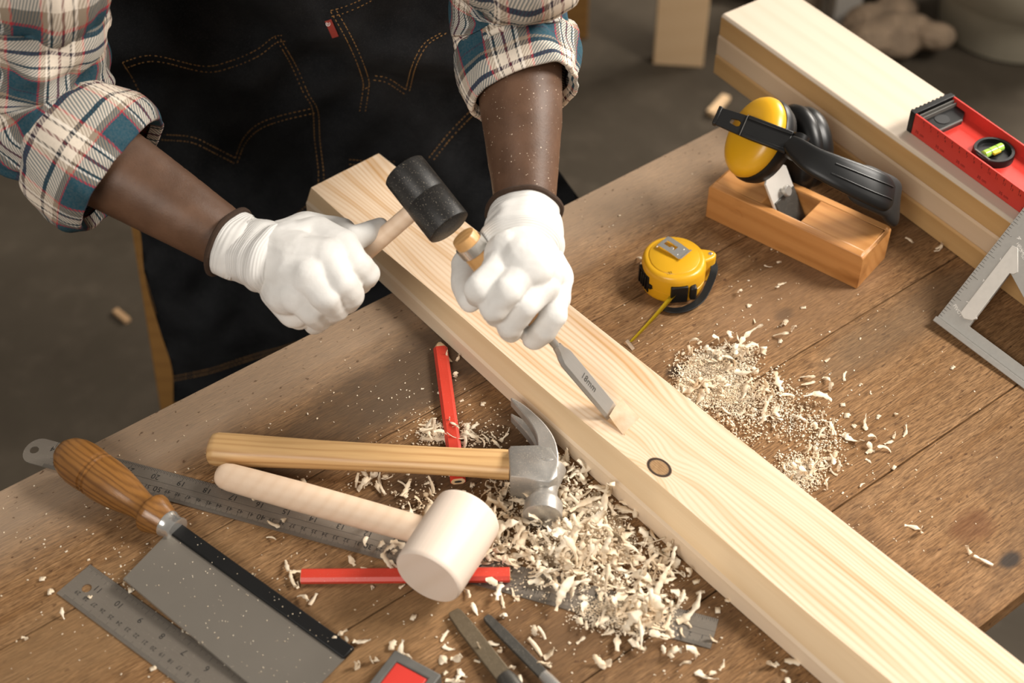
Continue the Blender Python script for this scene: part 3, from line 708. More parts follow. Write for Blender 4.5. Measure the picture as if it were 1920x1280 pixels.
# iron: flat plate leaning back out of the throat
yc = wy / 2; dirn = Vector((-.030, 0, .052)).normalized(); base = Vector((th_b[0] + .002, yc, .006))
mI = frame(base, dirn, (1, 0, 0))   # X up along the iron
mIRON = plain('bright_iron_plate', (.66, .63, .58), .4, .35, .1, 60, .2, .0003)
bm = bmn(); il = .077; iw = .0195
prism(bm, [(.038, -iw), (il - .008, -iw), (il, -iw + .009), (il, iw - .009), (il - .008, iw), (.038, iw)], .0, .0028, mI); fin(bm, 'iron', mIRON, plane, bevel=.0006)
bm = bmn(); prism(bm, [(0, -iw * .9), (.046, -iw * .9), (.046, iw * .9), (0, iw * .9)], .0030, .0048, mI); fin(bm, 'cap_iron', mDSTEEL, plane, bevel=.0004)
bm = bmn(); mS = mI @ T(.050, 0, .0028) @ Matrix.Rotation(-math.pi / 2, 4, 'Y'); lathe(bm, [(0, .003), (.004, .003), (.0045, .0058), (.0075, .0058), (.0085, .0048)], mS, 24); fin(bm, 'cap_screw', mSTEEL, plane, ang=40)

# ------------------------------------------------------------------ ear muffs
CU1 = at(1418, 258, .100)
nrm = Vector((-.73, -.2, .65)).normalized()
def disc_frame(c, nn, updir): return frame(c, nn, updir)
em = thing('ear_muffs', 'yellow and black folding ear muffs resting on the hand plane', 'ear muffs', T(CU1.x, CU1.y, 0))
Ei = T(-CU1.x, -CU1.y, 0)
majd = (Vector((1, 0, 0)) * .41 + Vector((0, .71, .71)) * .91); 
m1 = Ei @ frame(CU1, nrm, majd)
bm = bmn(); lathe(bm, [(-.004, .040), (.000, .0415), (.004, .0410), (.009, .0385), (.013, .033), (.0155, .025), (.0170, .014), (.0172, .002)], m1, 48, sy=.82, sz=1.04); c1 = fin(bm, 'cup_shell', mYEL, em, ang=60)
bm = bmn(); lathe(bm, [(-.022, .026), (-.023, .034), (-.020, .040), (-.012, .0425), (-.006, .0428), (-.003, .0415), (-.003, .030)], m1, 48, sy=.82, sz=1.04); fin(bm, 'ear_cushion', mBLACKP, em, ang=60)
CU2 = at(1512, 276, .060); n2 = Vector((.70, .30, -.15)).normalized()
m2 = Ei @ frame(CU2, n2, (-.25, .55, .75))
mBLACKS = plain('matt_black_shell', (.006, .006, .006), .36, 0, .3, 30, .05, spec=.3)
bm = bmn(); lathe(bm, [(-.006, .040), (0, .0415), (.005, .041), (.011, .0375), (.016, .030), (.019, .018), (.0195, .002)], m2, 48, sy=.82, sz=1.02); fin(bm, 'cup_shell', mBLACKS, em, ang=60)
bm = bmn(); lathe(bm, [(-.026, .020), (-.024, .035), (-.020, .042), (-.013, .045), (-.007, .0435), (-.004, .041), (-.004, .030)], m2, 48, sy=.84, sz=1.02); fin(bm, 'ear_cushion', mBLACKS, em, ang=60)
# slotted arm over the yellow cup
def rect_strip(pts, w, t, upv, name, mat, bev=.0012): 
    bm = bmn(); ribbon(bm, pts, w, t, upv); return fin(bm, name, mat, em, bevel=bev)
upb = Vector((-.30, -.45, .84))
A0, A1 = at(1347, 218, .128), at(1480, 268, .118)
arm = [Ei @ A0.lerp(A1, k / 6) for k in range(7)]
ad = (A1 - A0).normalized(); ma = Ei @ frame(A0, A1 - A0, upb); AL = (A1 - A0).length; aw = .0115
bm = bmn()
prism_hole(bm, [(0, -aw * .8), (AL * .5, -aw), (AL, -aw), (AL, aw), (AL * .5, aw), (0, aw * .8)], [(.013, -.0022), (.020, -.0035), (.023, -.0022), (.023, .0022), (.020, .0035), (.013, .0022)], -.0015, .0015, ma)
box(bm, (.028, -aw, .0012), (AL, -aw + .004, .0032), ma); box(bm, (.028, aw - .004, .0012), (AL, aw, .0032), ma)
box(bm, (-.003, -aw * .85, -.004), (.001, aw * .85, .0035), ma)
fin(bm, 'cup_arm', mBLACKP, em, bevel=.0008)
for xx in (.027,):
    bm = bmn(); box(bm, (.0268, -aw, .0016), (.0274, aw, .0036), ma); fin(bm, 'arm_ridge', mGREYR, em)
bm = bmn(); lathe(bm, [(-.013, .006), (-.012, .0085), (.012, .0085), (.013, .006)], ma @ T(AL + .008, 0, -.003) @ Matrix.Rotation(math.pi / 2, 4, 'Z'), 28); fin(bm, 'hinge', mBLACKP, em, ang=40)
# padded headband: goes out to the right, bends down and returns
hb_ = [(1482, 270, .119, .0115), (1520, 300, .117, .0155), (1560, 320, .113, .0180), (1600, 338, .106, .0200), (1640, 356, .096, .0215), (1666, 369, .082, .0220), (1678, 384, .066, .0215), (1670, 380, .050, .0200)]
K = smooth(hb_, 6); P = [Ei @ at(k[0], k[1], k[2]) for k in K]; wd = [k[3] * 2 for k in K]
ups = []
for i in range(len(P)):
    t = i / (len(P) - 1); ups.append(Vector((-.30, -.45, .84)).lerp(Vector((.80, -.45, .25)), max(0, (t - .45) / .55)))
def band(i0, i1, wmul, th, off, name, mat):
    rows = []
    for i in range(i0, i1):
        tg = (P[min(i + 1, len(P) - 1)] - P[max(i - 1, 0)]).normalized(); u = ups[i]; u = (u - tg * u.dot(tg)).normalized(); s = tg.cross(u); w = wd[i] * wmul / 2
        e = 1.0
        if i - i0 < 3: e = (.80, .93, .98)[i - i0]
        if i1 - 1 - i < 3: e = (.70, .88, .97)[i1 - 1 - i]
        rows.append([P[i] + s * (w * e * math.copysign(abs(math.cos(a)) ** .38, math.cos(a))) + u * (off + th * math.copysign(abs(math.sin(a)) ** .8, math.sin(a)) + .0016 * (1 - math.cos(a) ** 2)) for a in [2 * math.pi * k / 24 for k in range(24)]])
    bm = bmn(); V = quadgrid(bm, rows, True); bm.faces.new(V[0]); bm.faces.new(V[-1][::-1]); return fin(bm, name, mat, em, ang=60)
mPAD = plain('soft_black_pad', (.017, .0165, .016), .55, 0, .2, 60, .3, .0006, spec=.3)
band(18, len(P), 1.0, .0045, -.001, 'headband_pad', mPAD)
band(0, 30, .86, .0035, .0035, 'headband', mBLACKP)
bm = bmn()
for sgn in (-.30, .28):
    q = []
    for i in range(12, 29):
        tg = (P[i + 1] - P[i - 1]).normalized(); u = ups[i]; u = (u - tg * u.dot(tg)).normalized(); s = tg.cross(u); q.append(P[i] + s * (wd[i] * .5 * sgn) + u * .0088)
    tube(bm, q, .0008, 6)
fin(bm, 'headband_rib', mBLACKP, em)
# lower arm of the headband returning to the far cup
q = [Ei @ at(*k) for k in smooth([(1672, 372, .050), (1630, 352, .046), (1580, 325, .046), (1540, 300, .050), (1520, 285, .056)], 5)]
bm = bmn(); ribbon(bm, q, .020, .005, (-.3, -.45, .84)); fin(bm, 'lower_arm', mBLACKS, em, bevel=.0015)

# ------------------------------------------------------------------ red spirit level on the stack
la, lb = at(1704, 247, .0823), at(1909, 397, .0823); ld = lb - la; ld.z = 0
Ml = frame(Vector((la.x, la.y, .0823)), ld); LH = .0245; li = Ml.inverted()
LW = abs((li @ at(1787, 178, .0823 + LH)).y); LL = .36; sy = 1 if (li @ at(1787, 178, .1068)).y > 0 else -1
lev = thing('spirit_level', 'red spirit level with a green vial lying on the topmost stacked board', 'spirit level', Ml)
def lbox(bm, x0, x1, y0, y1, z0, z1): box(bm, (x0, min(sy * y0, sy * y1), z0), (x1, max(sy * y0, sy * y1), z1))
bm = bmn(); lbox(bm, .003, LL, 0, .0022, 0, LH); fin(bm, 'flange', mRED, lev, bevel=.0004)
bm = bmn(); lbox(bm, .003, LL, LW - .0022, LW, 0, LH); fin(bm, 'flange', mRED, lev, bevel=.0004)
bm = bmn(); lbox(bm, .003, LL, .002, LW - .002, .0085, .0115); fin(bm, 'web', mRED, lev)
bm = bmn(); pts = [(-.003, -.0004), (.003, -.0004), (.003, .0022), (.030, .0022), (.030, LW - .014), (.022, LW - .0024), (.003, LW - .0022), (.003, LW + .0004), (-.003, LW + .0004)]
prism(bm, [(x, sy * y) for x, y in pts][::sy], -.0, .0175)
lbox(bm, -.0035, .003, -.0006, LW + .0006, -.0, LH + .0006)
for k in range(9): lbox(bm, -.0052, -.003, .002 + k * (LW - .004) / 9, .0045 + k * (LW - .004) / 9, .002, LH)
fin(bm, 'end_cap', mBLACKP, lev, bevel=.0006)
bm = bmn(); lbox(bm, .005, .0062, .003, LW - .003, .0175, .0225); lbox(bm, .0088, .0100, .003, LW - .003, .0175, .0215); lbox(bm, .0295, .0315, .008, LW - .015, .0165, .0182); fin(bm, 'cap_ridge', mGREYR, lev)
bm = bmn(); lathe(bm, [(.0, .0078), (.0006, .0078)], T(.0185, sy * LW * .44, .0174) @ Matrix.Rotation(-math.pi / 2, 4, 'Y'), 28); fin(bm, 'hang_hole', mINK, lev)
vc = li @ at(1863, 285, .0823 + .016)
bm = bmn(); lathe(bm, [(.010, .0205), (.018, .0205), (.0195, .0198), (.0195, .0170), (.0150, .0165)], T(vc.x, vc.y, 0) @ Matrix.Rotation(-math.pi / 2, 4, 'Y'), 40); fin(bm, 'vial_housing', mBLACKP, lev, ang=40)
mVIAL = NT('green_vial').out((.36, .62, .10), .12, 0)
vd = li.to_3x3() @ (at(1886, 279, .1) - at(1842, 299, .1))
bm = bmn(); mv = frame(Vector((vc.x, vc.y, .0185)), vd); mv = mv @ T(-.002, .0, 0); lathe(bm, [(-.0125, .002), (-.012, .0042), (.012, .0042), (.0125, .002)], mv, 24)
fin(bm, 'vial', mVIAL, lev, ang=40)
bm = bmn(); box(bm, (-.005, -.0070, .0005), (.0045, -.0035, .0030), mv); fin(bm, 'vial_label', mTAPE, lev, bevel=.0004)
bm = bmn(); lathe(bm, [(-.0052, .00435), (-.0046, .00435)], mv, 20); lathe(bm, [(.0040, .00435), (.0046, .00435)], mv, 20); fin(bm, 'vial_line', mINK, lev)
bm = bmn(); vb = mv @ T(-.019, .0, .0005); box(bm, (-.001, -.011, 0), (.001, .009, .002), mv @ T(-.0145, .001, 0)); fin(bm, 'housing_ridge', mGREYR, lev, bevel=.0003)
# printed scale on the flange that faces the bench
bm = bmn(); mf = Matrix(((1, 0, 0, 0), (0, 0, -sy * 1.0, -sy * .0001), (0, 1, 0, 0), (0, 0, 0, 1)))
for k in range(1, 34):
    x = .006 + k * .01; l = .0028
    lm = LH - .001
    box(bm, (x - .0003, -sy * .0004 if sy > 0 else .0001, lm - l), (x + .0003, -.0001 if sy > 0 else .0004, lm))
    text(bm, str(k), .0042, mf @ T(x + .0012, LH - .0062, .0002))
for k in range(0, 8):
    text(bm, '35 cm', .0050, mf @ T(.014 + k * .0215 * 1.35, .0062, .0002))
fin(bm, 'printed_scale', mREDTXT, lev, recalc=False)

# ------------------------------------------------------------------ aluminium rafter square leaning on the stack
Q0 = at(1759, 594, .0068); Q1 = at(1903, 441, .076); fdir = at(1920, 694, .0068) - Q0
leg = at(1920, 390, .099) - Q0; lx = leg.normalized(); nz_ = lx.cross(-fdir).normalized()
if nz_.z < 0: nz_ = -nz_
Mq2 = frame(Q0, leg, nz_); qi = Mq2.inverted()
sq = thing('rafter_square', 'cast aluminium rafter square leaning on the stacked boards at the right edge', 'square', Mq2)
fy = (qi.to_3x3() @ fdir).y; sy2 = 1 if fy > 0 else -1
def sqp(px, py):
    q = qi @ onplane(px, py, Q0, Mq2.to_3x3() @ Vector((0, 0, 1))); return (q.x, q.y)
SQ = .215
tri_o = [(0, 0), (SQ, 0), (SQ * .5, sy2 * SQ * .5), (0, sy2 * SQ)]
def cyc(p, k=1): return p[::sy2]
inn = [sqp(1818, 612), sqp(1895, 512), None, None]
a1, a2 = inn[0], inn[1]
inner = [(a1[0], a1[1]), (a2[0], a2[1]), (a2[0] * .72, sy2 * (abs(a2[1]) + .045)), (a1[0], sy2 * SQ * .70)]
bm = bmn(); prism_hole(bm, tri_o, inner, -.002, .002); fin(bm, 'triangular_plate', mALU, sq, bevel=.0004)
bm = bmn(); box(bm, (-.0055, min(0, sy2 * SQ), -.006), (.0, max(0, sy2 * SQ), .0075)); fin(bm, 'fence', mALU, sq, bevel=.0006)
bm = bmn(); P4 = [sqp(*q) for q in ((1899, 461), (1910, 466), (1910, 511), (1901, 515), (1894, 513), (1832, 594), (1832, 598), (1824, 601), (1809, 598), (1802, 587))]
prism(bm, P4 if sy2 < 0 else P4, -.0018, .0030); fin(bm, 'raised_bar', mALUL, sq, bevel=.0003)
bm = bmn(); z0, z1 = .00202, .0021
for k in range(1, 8 * 8):
    l = .0085 if k % 8 == 0 else (.006 if k % 4 == 0 else .004); x = k * .0254 / 8
    if x < SQ - .01: box(bm, (x - .0002, min(sy2 * .0006, sy2 * l), z0), (x + .0002, max(sy2 * .0006, sy2 * l), z1))
fin(bm, 'graduations', mDSTEEL, sq, recalc=False)
bm = bmn(); rt = Matrix.Rotation(math.pi if sy2 < 0 else 0, 4, 'Z') @ Matrix.Rotation(-math.pi / 2 * 0, 4, 'Z')
for k in range(1, 8):
    q = ((k + .12) * .0254, sy2 * .0150); text(bm, str(k), .0065, T(q[0], q[1], z1) @ Matrix.Rotation(math.radians(200), 4, 'Z'))
fin(bm, 'cast_numbers', mWHITE, sq, recalc=False); bm = bmn()
q = sqp(1797, 583); text(bm, 'PIVOT', .0050, T(q[0], q[1], z1) @ Matrix.Rotation(math.radians(250), 4, 'Z'))
fin(bm, 'cast_word', mWHITE, sq, recalc=False)
for r_, s_ in enumerate(('HIP-VAL', 'COMMON', 'SEAT')):
    bm = bmn()
    q = sqp(1916 + r_ * 3, 468 + r_ * 9); text(bm, s_, .0042, T(q[0], q[1], z1) @ Matrix.Rotation(math.radians(250), 4, 'Z')); fin(bm, 'cast_word', mWHITE, sq, recalc=False)

# ------------------------------------------------------------------ chisel held in the glove
Tp = at(1151, 775, HB + .0005)
def onray(A, px, py, L, far=False):
    d = ray(px, py).normalized(); w = CAM - A; b = w.dot(d); c = w.dot(w) - L * L; D = max(b * b - c, 0)
    return CAM + d * (-b + (math.sqrt(D) if far else -math.sqrt(D)))
Ep = onray(Tp, 868, 443, .222)
cd_ = (Ep - Tp).normalized(); CLn = (Ep - Tp).length
# flat face normal: as near the viewer as the edge direction allows
edge_dir = (at(1165, 757, HB) - at(1141, 789, HB)).normalized(); cn = edge_dir.cross(cd_).normalized()
if cn.dot(CAM - Tp) < 0: cn = -cn
Mc = frame(Tp, cd_, cn)
chis = thing('wood_chisel', 'wood chisel with steel ring held in the right glove, cutting the pine board', 'chisel', Mc)
def along(px, py):     # distance along the chisel nearest to a pixel ray
    best = min(range(0, 230), key=lambda k: ((lambda q: (q[0] - px) ** 2 + (q[1] - py) ** 2)(topx(Tp + cd_ * k * .001)))); return best * .001
def topx(p):
    d = p - CAM; z = d.dot(FWD); return (960 + FPX * d.dot(RGT) / z, 640 - FPX * d.dot(UPV) / z)
xs = along(1052, 656); hw = .0092
bm = bmn()
sec = lambda w, t, e: [(-w, 0), (-w, t * .35), (-w + e, t), (w - e, t), (w, t * .35), (w, 0)]
rows = []
for x, w, t in ((0, hw, .0004), (.007, hw, .0030), (xs * .5, hw, .0034), (xs - .010, hw, .0038), (xs - .004, hw * .80, .0042), (xs, .0052, .0050), (xs + .006, .0036, .0058)):
    rows.append([Vector((x, y, z - .0018)) for y, z in sec(w, t, min(.0022, w * .3))])
V = quadgrid(bm, rows, True); bm.faces.new(V[0]); bm.faces.new(V[-1][::-1]); fin(bm, 'blade', mSTEEL, chis, ang=18)
bm = bmn(); lathe(bm, [(xs + .002, .0034), (xs + .012, .0036), (xs + .020, .0050), (xs + .026, .0068), (xs + .030, .0074)], None, 24); fin(bm, 'neck', mSTEEL, chis)
mCH = wood('chisel_ash', (.66, .38, .15), (.48, .24, .08), gs=34, fine=150, rough=.35, amt=.8)
bm = bmn(); xh = xs + .030; lathe(bm, [(xh, .0085), (xh + .004, .0095), (xh + .03, .0120), (xh + .06, .0128), (CLn - .035, .0125), (CLn - .020, .0118), (CLn - .014, .0112), (CLn - .004, .0112), (CLn, .0104), (CLn + .001, .006)], None, 32); fin(bm, 'handle', mCH, chis, ang=50)
bm = bmn(); lathe(bm, [(CLn - .0165, .0112), (CLn - .0165, .0128), (CLn - .0075, .0128), (CLn - .0075, .0112)], None, 36, caps=False); fin(bm, 'striking_ring', mCHROME, chis, ang=40)
bm = bmn(); zz = .00195; lettm = T(xs * .50, 0, zz) @ Matrix.Rotation(math.pi, 4, 'Z'); text(bm, '18mm', .0085, lettm); fin(bm, 'size_mark', mDSTEEL, chis, recalc=False)

# ------------------------------------------------------------------ rubber mallet held in the glove
Hc = at(800, 373, .205); ax = (RGT * 89 - UPV * 113).normalized(); ax = (ax - FWD * .22).normalized()
Mk = frame(Hc, ax, -FWD)
rm = thing('rubber_mallet', 'black rubber mallet held in the left glove in the photo', 'mallet', Mk)
rl = .066; rr = .0200
bm = bmn(); lathe(bm, [(-rl / 2, .004), (-rl / 2, rr * .93), (-rl / 2 + .001, rr * .99), (-rl / 2 + .004, rr), (-.0006, rr * 1.0), (-.0003, rr * .992), (.0003, rr * .992), (.0006, rr * 1.0), (rl / 2 - .003, rr), (rl / 2 - .001, rr * .985), (rl / 2, rr * .90), (rl / 2, .004)], None, 56); fin(bm, 'head', mRUBBER, rm, ang=35)
He = at(560, 581, .105); hd = (Hc - He)
hd2 = hd - ax * hd.dot(ax) * .0
mk = Mk.inverted() @ frame(He, hd); hl2 = hd.length
bm = bmn(); lathe(bm, [(0, .003), (.001, .0075), (.01, .0082), (hl2 * .5, .0080), (hl2 * .8, .0078), (hl2, .0075)], mk, 28, sy=1, sz=1); fin(bm, 'handle', mBEECHH, rm, ang=50)

# ------------------------------------------------------------------ the carpenter
def chain(bm, pts, seg=14):
    for (a, ra), (b, rb) in zip(pts[:-1], pts[1:]): capsule(bm, a, b, ra, rb, seg)
def J(px, py, z, r): return (at(px, py, z), r)
def remesh(bm, name, mat, vox, parent=None, it=6, fac=.5):
    o = fin(bm, name, mat, parent)
    r = o.modifiers.new('r', 'REMESH'); r.mode = 'VOXEL'; r.voxel_size = vox; r.use_smooth_shade = True
    s = o.modifiers.new('s', 'SMOOTH'); s.factor = fac; s.iterations = it
    return bake(o)
# skeleton joints (world)
elR, wrR = at(92, 238, .235), at(438, 458, .165)       # right arm (left in the photo)
elL, wrL = at(965, 45, .262), at(984, 402, .187)       # left arm
shR, shL = Vector((-.43, 1.27, .56)), Vector((-.06, 1.25, .58))
pel = Vector((-.21, 1.56, .15)); chest = Vector((-.235, 1.36, .46)); nk = Vector((-.245, 1.17, .64)); hd_ = Vector((-.235, 1.08, .76))
bm = bmn()
chain(bm, [(pel, .155), (Vector((-.22, 1.47, .30)), .140), (chest, .150)], 20)
chain(bm, [(pel + Vector((-.075, 0, -.02)), .115), (pel + Vector((.075, 0, -.02)), .115)], 18)
chain(bm, [(chest + Vector((-.09, 0, .02)), .12), (chest + Vector((.09, 0, .02)), .12)], 18)
chain(bm, [(chest + Vector((0, -.03, .08)), .10), (nk, .060), (hd_ + Vector((0, .02, -.06)), .058)], 16)
ball(bm, hd_, .092, 20, (.84, 1.0, 1.18)); ball(bm, hd_ + Vector((0, -.035, -.075)), .052, 14)
ball(bm, hd_ + Vector((0, -.093, -.02)), .017, 10, (.8, 1, 1.4))
for s in (-1, 1): ball(bm, hd_ + Vector((s * .078, 0, -.02)), .02, 10, (.4, .8, 1.4))
for sh, el, wr in ((shR, elR, wrR), (shL, elL, wrL)):
    chain(bm, [(chest + Vector(((sh.x - chest.x) * .5, -.01, .08)), .085), (sh, .062), (sh.lerp(el, .5), .051), (el, .043)])
for s in (-1, 1):
    chain(bm, [(pel + Vector((s * .09, 0, -.05)), .10), (Vector((-.21 + s * .13, 1.56, -.34)), .062), (Vector((-.21 + s * .14, 1.60, -.68)), .042)], 16)
    chain(bm, [(Vector((-.21 + s * .14, 1.61, -.735)), .042), (Vector((-.21 + s * .155, 1.43, -.755)), .025)], 12)
def farm(bm, el, wr, mids):
    chain(bm, [(el, .043)] + mids + [(wr, .0265), (wr + (wr - mids[-1][0]).normalized() * .04, .024)], 20)
farm(bm, elR, wrR, [J(180, 297, .222, .0405), J(262, 347, .205, .0365), J(350, 402, .187, .0315)])
farm(bm, elL, wrL, [J(972, 130, .250, .0400), J(979, 230, .228, .0362), J(983, 320, .206, .0312)])
person = remesh(bm, 'person', mSKIN, .0065, None, 8, .5)
tag(person, 'person in plaid flannel shirt, dark denim apron and white gloves leaning over the workbench', 'person')
bm = bmn(); ball(bm, hd_ + Vector((0, .012, .022)), .097, 18, (.86, 1.0, 1.10)); hair = fin(bm, 'hair', mHAIR, person)

# ---- trousers
bm = bmn()
for s in (-1, 1): chain(bm, [(pel + Vector((s * .08, .01, -.02)), .125), (Vector((-.21 + s * .13, 1.565, -.34)), .080), (Vector((-.21 + s * .14, 1.60, -.70)), .066)], 18)
remesh(bm, 'trousers', mTROUS, .010, person, 4)
for s in (-1, 1):
    bm = bmn(); chain(bm, [(Vector((-.21 + s * .14, 1.62, -.73)), .050), (Vector((-.21 + s * .155, 1.44, -.742)), .038)], 14)
    for v in bm.verts: v.co.z = max(v.co.z, FZ + .001)
    fin(bm, 'shoe', mBLACKM, person)

# ---- plaid shirt: torso and two sleeves with rolled cuffs
def cloth(pts, name, nseg=64, wr=.004, seed=0, per=3, vofs=0, uofs=0, flat=1.0, up=None, rim=False, thick=.0016, folds=()):
    """sleeve: pts of (position, radius); u, v in metres carry the plaid"""
    K = smooth([(*p, r) for p, r in pts], per); P = [Vector(k[:3]) for k in K]; Rr = [k[3] for k in K]; N = len(P)
    rows = []; prev = up; L = [0]
    for i in range(1, N): L.append(L[-1] + (P[i] - P[i - 1]).length)
    for i in range(N):
        t = (P[min(i + 1, N - 1)] - P[max(i - 1, 0)]).normalized(); ref = prev if prev is not None else Vector((0, 0, 1))
        b = (ref - t * ref.dot(t)).normalized(); prev = b; c = t.cross(b); row = []
        for k in range(nseg):
            a = 2 * math.pi * k / nseg; d = c * math.cos(a) + b * math.sin(a) * flat
            q = P[i] + d * Rr[i]
            w = noise.noise(Vector((math.cos(a) * 1.1 + seed, math.sin(a) * 1.1, L[i] * 24 + math.sin(a + seed) * .9))) * wr * 2.0
            w += noise.noise(Vector((math.cos(a) * 2.5, math.sin(a) * 2.5 + seed, L[i] * 55 + 2 * math.sin(a * 2)))) * wr * 1.0
            for (l0, a0, wl, wa, h) in folds:
                da = (a - a0 + math.pi) % (2 * math.pi) - math.pi; w += h * math.exp(-((L[i] - l0 - .012 * math.sin(da)) / wl) ** 2 - (da / wa) ** 2)
            row.append(q + d * w)
        rows.append(row)
    if rim:                                            # rolled edge: fold inwards at both ends
        def ins(row, P0, s, back): return [P0 + (q - P0) * s + back for q in row]
        t0 = (P[1] - P[0]).normalized(); t1 = (P[-1] - P[-2]).normalized()
        rows = [ins(rows[0], P[0], .80, t0 * .012), ins(rows[0], P[0], .93, -t0 * .0005)] + rows + [ins(rows[-1], P[-1], .975, t1 * .0012), ins(rows[-1], P[-1], .93, t1 * .0005), ins(rows[-1], P[-1], .86, -t1 * .008)]
        L = [L[0] - .012, L[0] - .003] + L + [L[-1] + .002, L[-1] + .003, L[-1] + .010]
    R0 = sum(Rr) / len(Rr)
    bm = bmn(); quadgrid(bm, rows, True, lambda i, j: (R0 * 2 * math.pi * j / nseg + uofs, L[i] + vofs))
    return fin(bm, name, mPLAID, None, ang=180)
shirt = cloth([(pel + Vector((0, .01, .06)), .158), (Vector((-.22, 1.48, .32)), .155), (chest, .172), (chest + Vector((0, -.06, .13)), .13), (nk, .075)], 'shirt', 96, .006, 5, 8, flat=1.0); shirt.parent = person
slR = cloth([(shR + Vector((.08, 0, .02)), .085), (shR + Vector((-.02, 0, -.03)), .078), (at(62, -120, .40), .064), (at(76, 0, .345), .056), (at(72, 90, .300), .056), (at(70, 170, .262), .056), (at(95, 232, .238), .055), (at(150, 272, .226), .053), (at(185, 296, .220), .050)], 'sleeve', 96, .0062, 1.3, 9, uofs=.000, vofs=.0,
            folds=[(.33, 0, .010, 1.2, .010), (.36, 2.5, .012, 1.0, .008)]); slR.parent = person
cfR = cloth([(at(140, 270, .224), .060), (at(165, 287, .222), .066), (at(203, 312, .214), .065), (at(228, 329, .208), .0585)], 'rolled_cuff', 96, .0035, 4.1, 7, uofs=.052, vofs=.03, rim=True); cfR.parent = slR
slL = cloth([(shL + Vector((-.08, 0, .02)), .085), (shL + Vector((.01, 0, -.03)), .078), (at(955, -150, .40), .062), (at(954, -60, .33), .055), (at(954, 0, .295), .051), (at(960, 60, .268), .051), (at(966, 110, .254), .048)], 'sleeve', 96, .0055, 7.7, 9, uofs=.050, vofs=.02); slL.parent = person
cfL = cloth([(at(962, 66, .264), .054), (at(969, 92, .256), .0585), (at(981, 150, .244), .054), (at(990, 178, .238), .0500)], 'rolled_cuff', 96, .0035, 2.2, 7, uofs=.050, vofs=.052, rim=True); cfL.parent = slL

# ---- gloves
def glove_cuff(pts, parent, seed):
    K = smooth([(*p, r) for p, r in pts], 8); rows = []; N = len(K); prev = Vector((0, 0, 1)); L = 0; Ls = []
    for i in range(N):
        p = Vector(K[i][:3]); t = (Vector(K[min(i + 1, N - 1)][:3]) - Vector(K[max(i - 1, 0)][:3])).normalized(); b = (prev - t * prev.dot(t)).normalized(); prev = b; c = t.cross(b)
        if i: L += (p - Vector(K[i - 1][:3])).length
        Ls.append(L); row = []
        for k in range(64):
            a = 2 * math.pi * k / 64; w = noise.noise(Vector((math.cos(a) + seed, math.sin(a), L * 90))) * .0022 + noise.noise(Vector((math.cos(a) * 2, math.sin(a) * 2 + seed, L * 30))) * .0014
            row.append(p + (c * math.cos(a) * 1.06 + b * math.sin(a) * .94) * (K[i][3] + w))
        rows.append(row)
    first = list(rows[0])
    bm = bmn(); quadgrid(bm, rows, True, lambda i, j: (j * .003, Ls[i])); o = fin(bm, 'knitted_cuff', mCUFF, parent, ang=180)
    bm = bmn(); cen = sum(first, Vector()) / len(first); bk = (Vector(K[0][:3]) - Vector(K[6][:3])).normalized() * .0016; tube(bm, [cen + bk + (q - cen) * 1.03 for q in first] + [cen + bk + (first[0] - cen) * 1.03, cen + bk + (first[1] - cen) * 1.03], .0026, 8); fin(bm, 'overlock_trim', mTRIM, parent)
    return o
def glove(name, palm, fingers, cuff, seed):
    bm = bmn()
    for c in palm: chain(bm, c, 18)
    for c in fingers: chain(bm, c, 18)
    o = fin(bm, name, mGLOVE, None)
    r = o.modifiers.new('r', 'REMESH'); r.mode = 'VOXEL'; r.voxel_size = .0013; r.use_smooth_shade = True
    s = o.modifiers.new('s', 'SMOOTH'); s.factor = .5; s.iterations = 7
    o = bake(o)
    nrm_ = [v.normal.copy() for v in o.data.vertices]
    for v, vn in zip(o.data.vertices, nrm_):                 # loose cloth wrinkles
        c = v.co.copy()
        w = noise.noise(Vector((c.x * 45 + seed, c.y * 45, c.z * 45))) * .0011 + noise.noise(Vector((c.x * 95, c.y * 30 + seed, c.z * 95))) * .0007
        v.co = c + vn * w
    o.parent = person
    glove_cuff(cuff, o, seed); return o
wR = at(500, 487, .170)
palmR = [
    [J(527, 482, .172, .0275), J(545, 470, .174, .0265), J(592, 450, .178, .0205), J(640, 462, .186, .0155)],
    [J(527, 484, .172, .0285), J(560, 490, .178, .0260), J(612, 488, .186, .0190)],
    [J(530, 502, .166, .0265), J(555, 515, .172, .0245), J(582, 520, .182, .0180)],
    [J(528, 512, .160, .0235), J(540, 545, .160, .0215), J(556, 552, .168, .0165)],
    [J(530, 540, .150, .020), J(552, 580, .140, .016), J(560, 592, .130, .012)],
    [J(600, 500, .160, .022), J(560, 530, .150, .022)],
    [J(530, 460, .168, .0225), J(572, 434, .164, .0180), J(628, 436, .164, .0145), J(640, 438, .166, .0140)]]
fingR = [
    [J(640, 462, .186, .0150), J(664, 490, .183, .0125), J(686, 512, .168, .0118), J(678, 528, .145, .0105), J(652, 520, .132, .0095)],
    [J(612, 488, .188, .0150), J(640, 527, .182, .0128), J(659, 553, .162, .0120), J(648, 568, .138, .0105), J(620, 552, .126, .0095)],
    [J(582, 520, .184, .0145), J(610, 556, .174, .0122), J(629, 577, .150, .0115), J(616, 590, .126, .0102), J(592, 574, .114, .0092)],
    [J(556, 551, .170, .0135), J(582, 584, .156, .0112), J(601, 600, .134, .0100), J(590, 608, .114, .0090), J(570, 590, .104, .0085)],
    [J(628, 436, .164, .0145), J(662, 449, .176, .0120), J(690, 436, .176, .0100), J(713, 424, .174, .0082)]]
